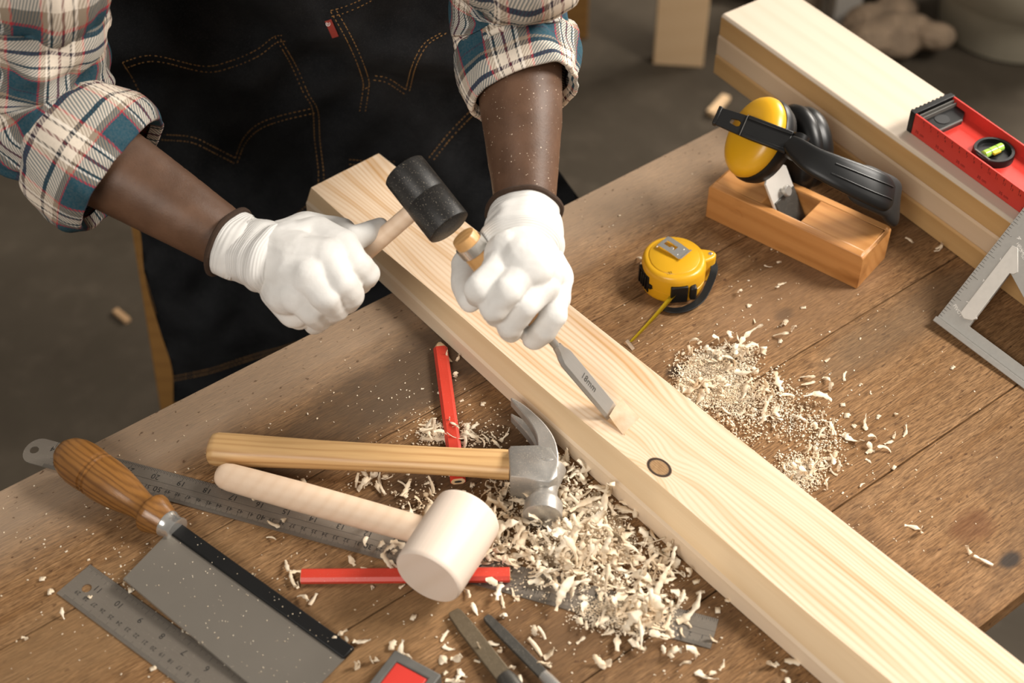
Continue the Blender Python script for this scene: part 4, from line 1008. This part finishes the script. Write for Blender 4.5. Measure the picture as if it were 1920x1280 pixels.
cuffR = [(at(431, 455, .171), .0285), (at(445, 462, .170), .0290), (at(462, 469, .167), .0290), (at(482, 476, .169), .0300), (at(494, 480, .170), .0312), (at(503, 483, .171), .0304), (at(514, 486, .172), .0314), (at(532, 490, .173), .0215)]
gR = glove('glove', palmR, fingR, cuffR, 3.3)
gR['label'] = 'white knitted glove gripping the rubber mallet'
palmL = [
    [J(972, 484, .198, .0265), J(960, 482, .202, .0235), J(946, 487, .203, .0165)],
    [J(978, 484, .198, .0275), J(984, 495, .202, .0260), J(980, 508, .200, .0180)],
    [J(990, 486, .190, .0275), J(1004, 505, .190, .0250), J(1012, 534, .185, .0170)],
    [J(1008, 490, .182, .0225), J(1028, 520, .174, .0205), J(1036, 556, .166, .0155)],
    [J(990, 490, .172, .026), J(1010, 520, .160, .022)],
    [J(955, 478, .180, .0200), J(920, 466, .166, .0150), J(893, 478, .156, .0135)]]
fingL = [
    [J(946, 486, .204, .0158), J(924, 516, .206, .0122), J(898, 541, .202, .0122), J(898, 551, .186, .0112), J(914, 551, .168, .0100)],
    [J(979, 507, .202, .0160), J(950, 545, .203, .0128), J(927, 576, .188, .0124), J(930, 588, .168, .0110), J(945, 585, .150, .0100)],
    [J(1011, 534, .188, .0150), J(985, 572, .186, .0122), J(957, 607, .166, .0118), J(958, 618, .146, .0105), J(972, 610, .132, .0095)],
    [J(1034, 556, .170, .0140), J(1039, 590, .163, .0116), J(1022, 616, .150, .0108), J(1001, 634, .132, .0100), J(998, 636, .122, .0090)],
    [J(893, 472, .156, .0135), J(872, 498, .154, .0128), J(872, 536, .158, .0120), J(882, 562, .164, .0105)]]
cuffL = [(at(983, 396, .193), .0288), (at(983, 408, .192), .0294), (at(983, 419, .190), .0300), (at(982, 430, .192), .0318), (at(981, 439, .193), .0308), (at(980, 448, .194), .0326), (at(979, 462, .195), .0322), (at(979, 480, .196), .0210)]
gL = glove('glove', palmL, fingL, cuffL, 9.1)
gL['label'] = 'white knitted glove closed round the chisel handle'

# ---- denim apron
def smax(a, b, k=.02): return .5 * (a + b + math.sqrt((a - b) ** 2 + k * k))
def apr_y(x, z):
    y = 1.335 + .6 * max(0, abs(x + .18) - .13) ** 2
    f = noise.noise(Vector((x * 9 + z * 4, z * 3.2, 1.7))) * .028 + noise.noise(Vector((x * 19 - z * 12, z * 12, 5.1))) * .018
    f += .011 * math.sin((x * .55 + z * 1.0) * 42 + 1.5) * math.exp(-((z - .12) / .06) ** 2)       # gathers below the waist
    f += .012 * math.sin(x * 26 + z * 7) * max(0, min(1, (-.02 - z) * 3)) - .035 * max(0, min(1, (z + .02) * 4))
    return smax(y + f, 1.214 + .755 * x + (.012 * math.sin(z * 22) if z > .02 else 0), .012)
def apr(px, py, off=0):
    y = 1.4
    for _ in range(25):
        p = aty(px, py, y); y = .5 * y + .5 * (apr_y(p.x, p.z))
    p = aty(px, py, y); return p + (CAM - p).normalized() * off
Lp = smooth([(150, -160), (172, -60), (178, 30), (184, 120), (200, 200), (230, 330), (262, 430), (272, 520), (300, 620), (322, 690), (325, 756)], 8)
Rp = smooth([(800, -160), (850, -60), (878, 60), (905, 150), (930, 215), (985, 268), (1040, 312), (1066, 345), (1092, 380), (1120, 420), (1140, 520)], 8)
bm = bmn(); rows = []
for l, r in zip(Lp, Rp):
    rows.append([apr(l[0] + (r[0] - l[0]) * k / 90, l[1] + (r[1] - l[1]) * (k / 90)) for k in range(91)])
quadgrid(bm, rows); bmesh.ops.solidify(bm, geom=bm.faces[:], thickness=-.0016)
apron = fin(bm, 'denim_apron', mDENIM, person, ang=60); apron['label'] = 'dark raw denim apron with tan stitching'
def stitch(name, lines, r=.00045, dash=.0042):
    bm = bmn()
    for ln in lines:
        P = [apr(x, y, .0012) for x, y in smooth(ln, 10)]
        acc = 0; seg = [P[0]]
        for a, b in zip(P[:-1], P[1:]):
            L = (b - a).length; n = max(1, int(L / .0012))
            for k in range(n):
                q = a.lerp(b, (k + 1) / n); acc += L / n
                if acc < dash * .74: seg.append(q)
                elif acc >= dash:
                    if len(seg) > 1: tube(bm, seg, r, 5)
                    seg = [q]; acc = 0
                elif len(seg) > 1: tube(bm, seg, r, 5); seg = []
                if not seg: seg = []
        if len(seg) > 1: tube(bm, seg, r, 5)
    return fin(bm, name, mTHREAD, apron, ang=90, recalc=False)
def dbl(l, dx, dy): return [l, [(x + dx, y + dy) for x, y in l]]
stitch('pocket_stitching', dbl([(230, 117), (265, 106), (300, 106), (380, 124), (430, 115), (480, 94), (512, 70), (532, 66)], 5, 11)
       + dbl([(516, 70), (545, 120), (568, 172), (586, 205), (590, 262), (597, 330), (590, 368), (560, 398), (532, 418)], 10, 3)
       + dbl([(305, 252), (360, 257), (400, 275), (441, 296)], -2, 10) + dbl([(441, 296), (456, 260), (482, 234), (522, 218), (586, 203)], 4, 9)
       + [[(230, 118), (250, 150), (268, 190), (278, 235)]])
stitch('pocket_stitching', dbl([(620, 20), (645, 13), (680, -2), (730, -30)], 2, 11) + dbl([(620, 22), (642, 60), (664, 105), (680, 150), (680, 172), (674, 212)], 11, -2)
       + dbl([(703, 142), (728, 147), (761, 168)], -3, 8) + dbl([(761, 168), (773, 122), (795, 82), (830, 60)], 7, 2) + [[(685, 166), (692, 163)]])
stitch('seam_stitching', dbl([(886, 204), (860, 230), (837, 255), (805, 295)], 7, 6))
stitch('seam_stitching', dbl([(655, 299), (690, 302), (740, 303)], 0, 9))
stitch('edge_stitching', [[(258, 438), (264, 490), (275, 526), (294, 590)]])
stitch('hem_stitching', dbl([(325, 706), (352, 701), (400, 690), (470, 667), (560, 640), (640, 600)], 0, 7), .0006)
tq = [(609, 40), (621, 36), (637, 67), (623, 72)]
bm = bmn(); n_ = 5
rows = [[apr(tq[0][0] + (tq[1][0] - tq[0][0]) * a / n_ + (tq[3][0] - tq[0][0]) * b / n_, tq[0][1] + (tq[1][1] - tq[0][1]) * a / n_ + (tq[3][1] - tq[0][1]) * b / n_, .0035) for a in range(n_ + 1)] for b in range(n_ + 1)]
quadgrid(bm, rows); bmesh.ops.solidify(bm, geom=bm.faces[:], thickness=.0008); tab = fin(bm, 'label_tab', mTAB, apron); tab['label'] = 'small red cloth tab'
bm = bmn(); cc = apr(615, 45, .0046); mt = frame(cc, RGT, -FWD); text(bm, 'R', .0028, mt)
for k in range(24):
    a0, a1 = 2 * math.pi * k / 24, 2 * math.pi * (k + 1) / 24
    bm.faces.new([bm.verts.new(mt @ Vector((r * math.cos(a), r * math.sin(a), 0))) for r, a in ((.0018, a0), (.0022, a0), (.0022, a1), (.0018, a1))])
fin(bm, 'printed_mark', mWHITE, tab, recalc=False)

# ------------------------------------------------------------------ background
mBGW = wood('blond_plank', (.72, .50, .29), (.64, .42, .22), gs=6, fine=50, rough=.6, amt=.5)
mORW = wood('orange_brown_wood', (.26, .13, .035), (.19, .09, .025), gs=10, rough=.5, amt=.6)
a, b = at(1224, 121, FZ), at(1318, 127, FZ); m = frame(a, b - a)
bm = bmn(); w = (b - a).length; mz = m
box(bm, (0, .0, 0), (w, .03, .62), m); o = fin(bm, 'upright_plank', mBGW, bevel=.002); tag(o, 'blond wooden plank standing on end on the floor, out of focus', 'plank')
def leg_post(px, py, hgt, nm, lab, w=.035, d=.035):
    p = at(px, py, FZ); bm = bmn(); box(bm, (p.x - w / 2, p.y, FZ), (p.x + w / 2, p.y + d, FZ + hgt)); return bm
A_, B_ = aty(318, 742, 1.50), aty(284, 520, 1.52); d_ = (B_ - A_).normalized(); A_ = A_ + d_ * ((FZ - A_.z) / d_.z); A_.x += .004
bm = bmn(); m = frame(A_, d_, (0, -1, 0)); box(bm, (0, -.018, -.020), (.50, .018, .012), m)
for v in bm.verts: v.co.z = max(v.co.z, FZ)
tag(fin(bm, 'wooden_batten', mORW, bevel=.002), 'orange-brown wooden batten leaning behind the left edge of the apron', 'batten')
p = at(1091, 74, FZ)
bm = bmn(); box(bm, (p.x - .050, p.y, FZ), (p.x + .012, p.y + .04, FZ + .6)); tag(fin(bm, 'wooden_post', mORW, bevel=.003), 'orange-brown wooden post standing on the floor behind the rolled cuff', 'post')
mCON = plain('grey_green_stoneware', (.30, .265, .195), .7, 0, .25, 9, .4, .003)
p = at(1893, 48, FZ); pot = thing('stone_pot', 'big round grey stone pot standing on the floor at the top right corner', 'pot', T(p.x, p.y, FZ))
bm = bmn(); rx = Matrix.Rotation(-math.pi / 2, 4, 'Y')
lathe(bm, [(0, .140), (.006, .150), (.06, .158), (.115, .168), (.118, .168), (.12, .172)], rx, 64, caps=False); bmesh.ops.holes_fill(bm, edges=bm.edges); fin(bm, 'foot_band', mCON, pot, ang=30)
bm = bmn(); lathe(bm, [(.118, .182), (.125, .188), (.20, .200), (.34, .215), (.44, .21), (.455, .20), (.44, .19), (.2, .17), (.13, .15)], rx, 64, caps=False); fin(bm, 'bowl', mCON, pot, ang=40)
mWP = plain('grey_white_paint', (.36, .33, .29), .6, 0, .08, 8)
p = at(1585, 50, FZ); bm = bmn(); box(bm, (p.x - .030, p.y, FZ + .0), (p.x + .028, p.y + .05, FZ + .5)); tag(fin(bm, 'painted_post', mWP, bevel=.003), 'grey-white painted post behind the topmost stacked board', 'post')
p = at(1520, 52, FZ); bm = bmn(); box(bm, (p.x - .045, p.y + .06, FZ + .0), (p.x + .030, p.y + .09, FZ + .5)); tag(fin(bm, 'brown_post', plain('brown_board', (.20, .15, .10), .7), bevel=.003), 'dull brown board standing left of the painted post', 'board')
mLOG = plain('weathered_root', (.22, .155, .10), .85, 0, .8, 16, 1.0, .03)
p = at(1640, 72, FZ + .04); bm = bmn()
for k in range(14):
    ball(bm, (p.x + R_.uniform(-.04, .12), p.y + R_.uniform(-.03, .10), FZ + .035 + R_.uniform(-.0, .03)), R_.uniform(.03, .05), 12, (1.3, 1, .8))
remesh(bm, 'wood_stump', mLOG, .008, None, 4); o = bpy.data.objects['wood_stump']; tag(o, 'low brown weathered wood stump on the floor left of the stone pot', 'stump')
p = at(1690, 10, FZ + .0); bm = bmn(); box(bm, (p.x - .08, p.y + .02, FZ), (p.x + .03, p.y + .2, FZ + .12)); tag(fin(bm, 'shadow_box', mBLACKM, bevel=.006), 'dark box standing in for the black shadow behind the wood stump', 'shadow box')  # dark box put in as the deep shadow beyond the stump
p = at(1400, 8, FZ); bm = bmn()
for k in range(8): ball(bm, (p.x + R_.uniform(-.05, .05), p.y + R_.uniform(-.02, .06), FZ + .03), .03, 10, (1.2, 1, .7))
remesh(bm, 'cloth_rag', plain('dusty_brown_rag', (.10, .085, .065), .9, 0, .4, 20), .008, None, 4); tag(bpy.data.objects['cloth_rag'], 'dusty brown rag on the floor beyond the end of the stack', 'rag')
p0_, p1_ = at(1332, 214, FZ + .008), at(1362, 182, FZ + .012); bm = bmn(); m = frame(p0_, p1_ - p0_); box(bm, (0, -.009, -.006), ((p1_ - p0_).length, .009, .006), m); tag(fin(bm, 'wood_offcut', mBGW, bevel=.001), 'short pale wood offcut on the floor left of the ear muffs', 'offcut')
p0_, p1_ = at(216, 582, FZ + .004), at(240, 602, FZ + .004); bm = bmn(); m = frame(p0_, p1_ - p0_); box(bm, (0, -.006, -.004), ((p1_ - p0_).length, .006, .004), m); tag(fin(bm, 'wood_chip', plain('orange_chip', (.36, .22, .11), .7), bevel=.001), 'small orange wood chip on the floor left of the apron', 'wood chip')

# ------------------------------------------------------------------ wood shavings
def curl(bm, m, L, w, turns, rad, twist, rag, t=.0005):
    n = max(5, int(L / .0022)); pts = []; ups = []; ws = []; d = Vector((1, 0, 0)); p = Vector((0, 0, 0)); a = 0
    for i in range(n + 1):
        s = i / n; k = turns * (1 + .5 * math.sin(s * 5 + twist)); a += k / n
        dirv = Vector((math.cos(a) * math.cos(twist * s), math.cos(a) * math.sin(twist * s), math.sin(a) * rad)); dirv.normalize()
        p = p + dirv * (L / n); pts.append(p.copy()); ups.append(Vector((-math.sin(a) * .6, math.sin(twist * 2 * s) * .7, abs(math.cos(a)) + .3)))
        ws.append(w * (.55 + .45 * math.sin(math.pi * min(1, s * 1.15 + .1))) * (1 + rag * noise.noise(Vector((s * 9 + twist * 7, turns, w * 900)))))
    mz = min(q.z for q in pts); pts = [m @ (q - Vector((0, 0, mz - t))) for q in pts]; r3 = m.to_3x3(); ups = [r3 @ u for u in ups]
    ribbon(bm, pts, ws, t, ups)
def rnd_curl(bm, x, y, z, rr, sc=1.0, tilt=.25, ang=None):
    m = T(x, y, z) @ Matrix.Rotation(rr.uniform(0, 6.283) if ang is None else ang, 4, 'Z') @ Matrix.Rotation(rr.uniform(-tilt, tilt), 4, 'Y') @ Matrix.Rotation(rr.uniform(-tilt, tilt), 4, 'X')
    curl(bm, m, rr.uniform(.007, .021) * sc, rr.uniform(.0026, .0056) * min(sc, 1.3), rr.uniform(-1.7, 1.7), rr.uniform(.15, .9), rr.uniform(-1.3, 1.3), 1.1)
def chip(bm, x, y, z, s, rr):
    m = T(x, y, z) @ Matrix.Rotation(rr.uniform(0, 6.28), 4, 'Z') @ Matrix.Rotation(rr.uniform(-.3, .3), 4, 'X')
    box(bm, (-s, -s * rr.uniform(.3, .9), 0), (s, s * rr.uniform(.3, .9), s * rr.uniform(.2, .7)), m)
rr = random.Random(11)
def blocked(px, py):      # keep loose chips out of the pine board's footprint and off the bench edge
    p = at(px, py, 0); q = Bi @ p
    if -.112 < q.y < .003 and q.x > -.01: return True
    c = -p.x * math.sin(EDGE) + p.y * math.cos(EDGE); e = p.x * math.cos(EDGE) + p.y * math.sin(EDGE)
    return c > C0 - .004 or c < C0 - 4 * PW + .004 or e > E1
def heap(blobs, ncurl, nchip, name, label, curls_sc=1.0, hh=.010, cs=(.0004, .0011)):
    bm = bmn(); cnt = 0
    tot = sum(b[4] for b in blobs)
    def pick():
        r = rr.random() * tot
        for b in blobs:
            r -= b[4]
            if r <= 0: return b
        return blobs[-1]
    for kind, n in (('curl', ncurl), ('chip', nchip)):
        k = 0; tries = 0
        while k < n and tries < n * 6:
            tries += 1; b = pick(); g1, g2 = rr.gauss(0, .5), rr.gauss(0, .5)
            if abs(g1) > 1.15 or abs(g2) > 1.15: continue
            px, py = b[0] + g1 * b[2], b[1] + g2 * b[3]
            if blocked(px, py): continue
            p = at(px, py, 0); h = hh * math.exp(-(g1 * g1 + g2 * g2) * 2.2) * b[5]
            if kind == 'curl': rnd_curl(bm, p.x, p.y, .0012 + h * rr.random(), rr, curls_sc * (rr.uniform(.6, 1.2) if rr.random() < .78 else rr.uniform(1.4, 2.1)))
            else: chip(bm, p.x, p.y, .0008 + h * rr.random() * .8, rr.uniform(*cs), rr)
            k += 1
    o = fin(bm, name, mSHAV, ang=40, recalc=False); return tag(o, label, 'wood shavings', kind='stuff')
heap([(1075, 880, 40, 60, 1.0, .8), (1020, 1030, 110, 90, 3.2, 1.3), (1110, 1010, 110, 110, 3.0, 1.2), (960, 940, 60, 50, 1.0, .8), (1180, 1120, 90, 60, 1.8, 1.0), (1200, 1170, 70, 45, 1.0, .8), (1240, 1050, 60, 60, .7, .3), (925, 1010, 40, 60, .6, .6)],
     560, 2600, 'wood_shavings', 'dense heap of curly pale shavings between the hammer head and the pine board', 1.0, .016)
heap([(1340, 715, 75, 60, 2.2, .7), (1380, 670, 50, 25, .9, .9), (1290, 740, 50, 40, .5, .4), (1430, 745, 60, 50, .9, .6), (1480, 780, 60, 50, .8, .4), (1540, 830, 45, 50, .6, .5), (1390, 800, 60, 60, .5, .2), (1500, 890, 45, 40, .7, .25)],
     170, 4200, 'wood_shavings', 'mound of fine shavings and sawdust right of the pine board', .80, .010)
heap([(815, 812, 32, 22, 1, .5), (868, 815, 26, 24, 1, .5), (780, 820, 30, 20, .2, .1), (905, 820, 50, 25, .3, .1)], 46, 420, 'wood_shavings', 'small clump of shavings either side of the upright red pencil', .7, .005)
heap([(780, 935, 50, 35, 1, .3), (830, 950, 40, 40, 1, .4), (690, 905, 40, 18, .6, .3), (800, 985, 40, 30, .5, .3)], 40, 160, 'wood_shavings', 'loose shavings in the gap between the hammer handle and mallet head', .9, .004)
heap([(1332, 708, 62, 46, 2, .7), (1370, 745, 50, 36, 1, .5), (1300, 740, 36, 26, .6, .4), (1500, 888, 44, 34, .8, .2)], 0, 8500, 'sawdust_grains', 'fine pale sawdust grains heaped right of the pine board', 1, .008, (.0003, .00075))
heap([(1090, 1000, 90, 80, 2, 1.0), (1200, 1150, 60, 36, 2, .6), (1130, 1150, 60, 30, .8, .4), (815, 815, 28, 18, .3, .3), (985, 900, 60, 30, .3, .2)], 0, 6000, 'sawdust_grains', 'fine pale sawdust grains among the curls beside the hammer head', 1, .010, (.0003, .0008))
# sawdust film under the heaps
def mound(px, py, rx, ry, h, nm, label):
    bm = bmn(); n = 40; c = at(px, py, 0); ex = (at(px + rx, py, 0) - c).length; ey = (at(px, py - ry, 0) - c).length
    V = {}
    for i in range(n + 1):
        for j in range(n + 1):
            u, v = i / n * 2 - 1, j / n * 2 - 1; x, y = c.x + u * ex * 1.3, c.y + v * ey * 1.3
            k = h * math.exp(-(u * u + v * v) * 3.2) * (.7 + .6 * noise.noise(Vector((x * 60, y * 60, 0)))) + .0016 * noise.noise(Vector((x * 300, y * 300, 3))) - .0009
            q = topx(Vector((x, y, 0)))
            if blocked(*q): k = -.0005
            V[i, j] = (x, y, k)
    vs = {}
    for i in range(n):
        for j in range(n):
            cs = [(i, j), (i + 1, j), (i + 1, j + 1), (i, j + 1)]
            if all(V[c_][2] > .0001 for c_ in cs):
                for c_ in cs:
                    if c_ not in vs: vs[c_] = bm.verts.new(V[c_])
                bm.faces.new([vs[c_] for c_ in cs])
    bmesh.ops.solidify(bm, geom=bm.faces[:], thickness=.0003)
    tag(fin(bm, nm, mDUST, ang=60), label, 'sawdust', kind='stuff')
mound(1345, 712, 90, 70, .0045, 'sawdust', 'fine sawdust mound under the shavings right of the pine board')
mound(1100, 1010, 120, 110, .005, 'sawdust', 'sawdust bed under the heap beside the hammer head')
mound(1200, 1150, 95, 40, .004, 'sawdust', 'sawdust lying across the low end of the long ruler')
mound(1500, 885, 60, 45, .0025, 'sawdust', 'thin patch of sawdust along the right edge of the pine board')
# flecks scattered over the bench
bm = bmn(); k = 0
while k < 1700:
    c = rr.choice([(1100, 1000, 330, 260), (1400, 800, 300, 240), (850, 820, 260, 140), (1200, 750, 700, 500), (1300, 1100, 400, 250), (300, 1080, 330, 220)])
    px, py = c[0] + rr.gauss(0, .5) * c[2], c[1] + rr.gauss(0, .5) * c[3]
    if not (-20 < px < 1940 and 200 < py < 1300): continue
    if blocked(px, py): continue
    p = at(px, py, 0); chip(bm, p.x, p.y, .0001, rr.uniform(.0003, .0009) * (1.6 if rr.random() < .06 else 1), rr); k += 1
tag(fin(bm, 'sawdust_flecks', mSHAV, ang=40, recalc=False), 'pale flecks of sawdust scattered over the bench top', 'sawdust', kind='stuff')
bm = bmn(); k = 0
Msi = Mp.inverted()
while k < 150:
    x, y = rr.uniform(0, SL), rr.uniform(min(yb0, yb1), .006); 
    q = Mp @ Vector((x, y, .0006 if y < -.0066 else .0026)); s = rr.uniform(.00012, .0004); box(bm, (-s, -s, 0), (s, s, s), T(*q) @ Matrix.Rotation(rr.random() * 3, 4, 'Z')); k += 1
tag(fin(bm, 'sawdust_flecks', mSHAV, ang=40, recalc=False), 'pale flecks of sawdust on the saw plate', 'sawdust', kind='stuff')

# single loose shavings, each a thing of its own: (x, y, length factor, region)
LOOSE = {
 'beside the saw and the short rule': [(205, 952, .6), (80, 1087, .5), (95, 1112, .6), (122, 1143, .8), (52, 1203, .8), (246, 1108, .6), (345, 1180, .8), (355, 1188, .5), (378, 1203, .6), (437, 1248, .6), (287, 1255, .5), (168, 1122, .4)],
 'near the saw spine and the red pencils': [(483, 1087, .7), (520, 1021, .7), (568, 905, .6), (530, 990, 1.2), (480, 943, 1.0), (540, 1082, 1.0), (555, 1108, 1.1), (578, 1140, 1.0), (503, 1142, .6), (630, 1195, .9), (655, 1202, 1.0), (702, 1100, .7), (745, 1105, .8), (776, 1160, .6), (668, 1066, 1.2), (720, 1055, 1.2), (745, 1050, 1.2), (690, 1005, 1.3), (725, 1022, 1.3)],
 'between the pencils and the pine board': [(852, 680, .9), (848, 705, 1.0), (818, 735, .8), (912, 718, .8), (865, 752, .4), (935, 748, 1.4), (905, 758, .5), (676, 893, .8), (712, 895, .9), (745, 925, .7), (760, 930, .6), (700, 905, .9), (885, 910, .6)],
 'near the files and the red case': [(700, 1235, 1.2), (735, 1225, 1.2), (745, 1250, 1.2), (825, 1208, 1.1), (840, 1235, 1.2), (860, 1250, 1.2), (830, 1275, 1.2), (910, 1200, 1.0), (925, 1225, 1.2), (945, 1230, .8), (1015, 1235, 1.1), (1035, 1255, 1.0), (1000, 1180, 1.0), (968, 1268, 1.2), (895, 1240, .6), (905, 1098, 1.0), (880, 1130, 1.1), (945, 1145, 1.1), (975, 1130, 1.1), (1010, 1090, 1.3), (1100, 1195, .9), (660, 1258, 1.0)],
 'below the low end of the long ruler': [(1140, 1256, 1.1), (1260, 1200, 1.2), (1280, 1235, 1.4), (1300, 1255, 1.2), (1325, 1110, .8), (1355, 1130, .8), (1345, 1145, .6), (1350, 1205, .8), (1345, 1260, 1.0), (1445, 1200, 1.3), (1462, 1240, 1.4), (1475, 1268, 1.0), (1305, 1092, .6), (1120, 1160, 1.0), (1160, 1180, 1.0), (1240, 1185, 1.3)],
 'on the open bench right of the pine board': [(1478, 605, 1.3), (1482, 635, 1.2), (1462, 640, .6), (1416, 610, .7), (1455, 535, .9), (1432, 495, .8), (1460, 492, .5), (1392, 555, .8), (1404, 574, .5), (1310, 643, .5), (1336, 527, .4), (1506, 578, .6), (1545, 679, .7), (1530, 718, 1.3), (1555, 725, 1.2), (1585, 718, .8), (1612, 722, .4), (1580, 760, .5), (1588, 780, .6), (1645, 782, .6), (1680, 782, .7), (1625, 810, 1.0), (1620, 835, 1.0), (1640, 850, 1.2), (1675, 825, .9), (1690, 822, .8), (1575, 892, .9), (1612, 918, .7), (1675, 877, .5), (1732, 998, .9), (1820, 1042, 1.1), (1785, 690, .5), (1620, 860, .7), (1600, 800, .5), (1540, 860, 1.2), (1520, 880, 1.0), (1560, 800, .9)],
 'on the bench beside the plane and the stack': [(1712, 460, .8), (1750, 468, 1.2), (1197, 497, .9), (1306, 540, .4)],
}
LOOSE_O = []
for reg, L_ in LOOSE.items():
    for i, (px, py, s) in enumerate(L_):
        if blocked(px, py): continue
        z = .0002
        p = at(px, py, 0); loc = p.copy(); loc.z = z + (.0012 if reg.startswith(('beside the saw', 'near the saw')) else .0)
        for ob, Mx, w_, ln in ((None, Mr, RW, .61), (None, Ms, SW, .3)):
            q = Mx.inverted() @ p
            if -.02 < q.x < ln and -w_ < q.y < 0: loc.z = .0015
        bm = bmn(); n2_ = 1 if s < .85 else 2
        for k in range(n2_): rnd_curl(bm, k * .0012, 0, 0, rr, s * .85, .12)
        if s < .65: bm.free(); bm = bmn(); chip(bm, 0, 0, 0, .0022 * s / .5, rr); chip(bm, .0015, .0008, .0002, .0015 * s / .5, rr)
        o = fin(bm, 'wood_shaving', mSHAV, ang=40, recalc=False); o.location = loc
        tag(o, 'x', 'wood shaving', 'loose shavings ' + reg); LOOSE_O.append((o, px, py, s))

MARKS = {'the saw handle': (215, 920), 'the tip of the saw spine': (655, 1230), 'the saw ferrule': (310, 985), 'the middle of the saw spine': (480, 1110), 'the heel corner of the saw plate': (232, 1085),
    'the round hole of the short rule': (163, 1103), 'the middle of the short rule': (290, 1190), 'the butt of the hammer handle': (390, 840), 'the butt of the mallet handle': (415, 890),
    'the middle of the mallet handle': (620, 950), 'the face of the wooden mallet': (800, 1083), 'the left end of the level red pencil': (563, 1080), 'the right end of the level red pencil': (957, 1077),
    'the point of the upright red pencil': (825, 645), 'the middle of the upright red pencil': (838, 750), 'the butt of the upright red pencil': (858, 905), 'the claw tips of the hammer': (958, 760),
    'the tip of the wider file': (845, 1145), 'the tip of the narrow file': (908, 1155), 'the red case': (750, 1240), 'the low end of the long ruler': (1340, 1185), 'the mallet handle where it meets the head': (750, 1000),
    'the tape hook': (1182, 648), 'the tape measure strap': (1320, 560), 'the near end of the hand plane': (1650, 500), 'the corner of the rafter square': (1759, 596), 'the reddish stain': (1820, 985), 'the round dark stain': (1470, 600),
    'the right sawdust mound': (1420, 720), 'the thin sawdust patch by the board': (1510, 885), 'the wide bench seam': (1650, 890)}
by = {}
for o, px, py, s in LOOSE_O:
    k = min(MARKS, key=lambda a: math.hypot(px - MARKS[a][0], py - MARKS[a][1])); dx, dy = px - MARKS[k][0], py - MARKS[k][1]
    way = ('right of' if dx > 0 else 'left of') if abs(dx) > abs(dy) * 1.0 else ('below' if dy > 0 else 'above')
    by.setdefault((('small pale wood chip' if s < .65 else 'curled pale wood shaving'), way, k), []).append((math.hypot(dx, dy), o))
for (w_, way, k), L_ in by.items():
    L_.sort(key=lambda a: a[0])
    for i, (_, o) in enumerate(L_):
        o['label'] = (w_ + (' ' if len(L_) == 1 else [' nearest, ', ' second nearest, ', ' third nearest, ', ' fourth nearest, ', ' fifth nearest, ', ' sixth nearest, ', ' seventh nearest, ', ' eighth nearest, ', ' ninth nearest, '][min(i, 8)]) + way + ' ' + k)
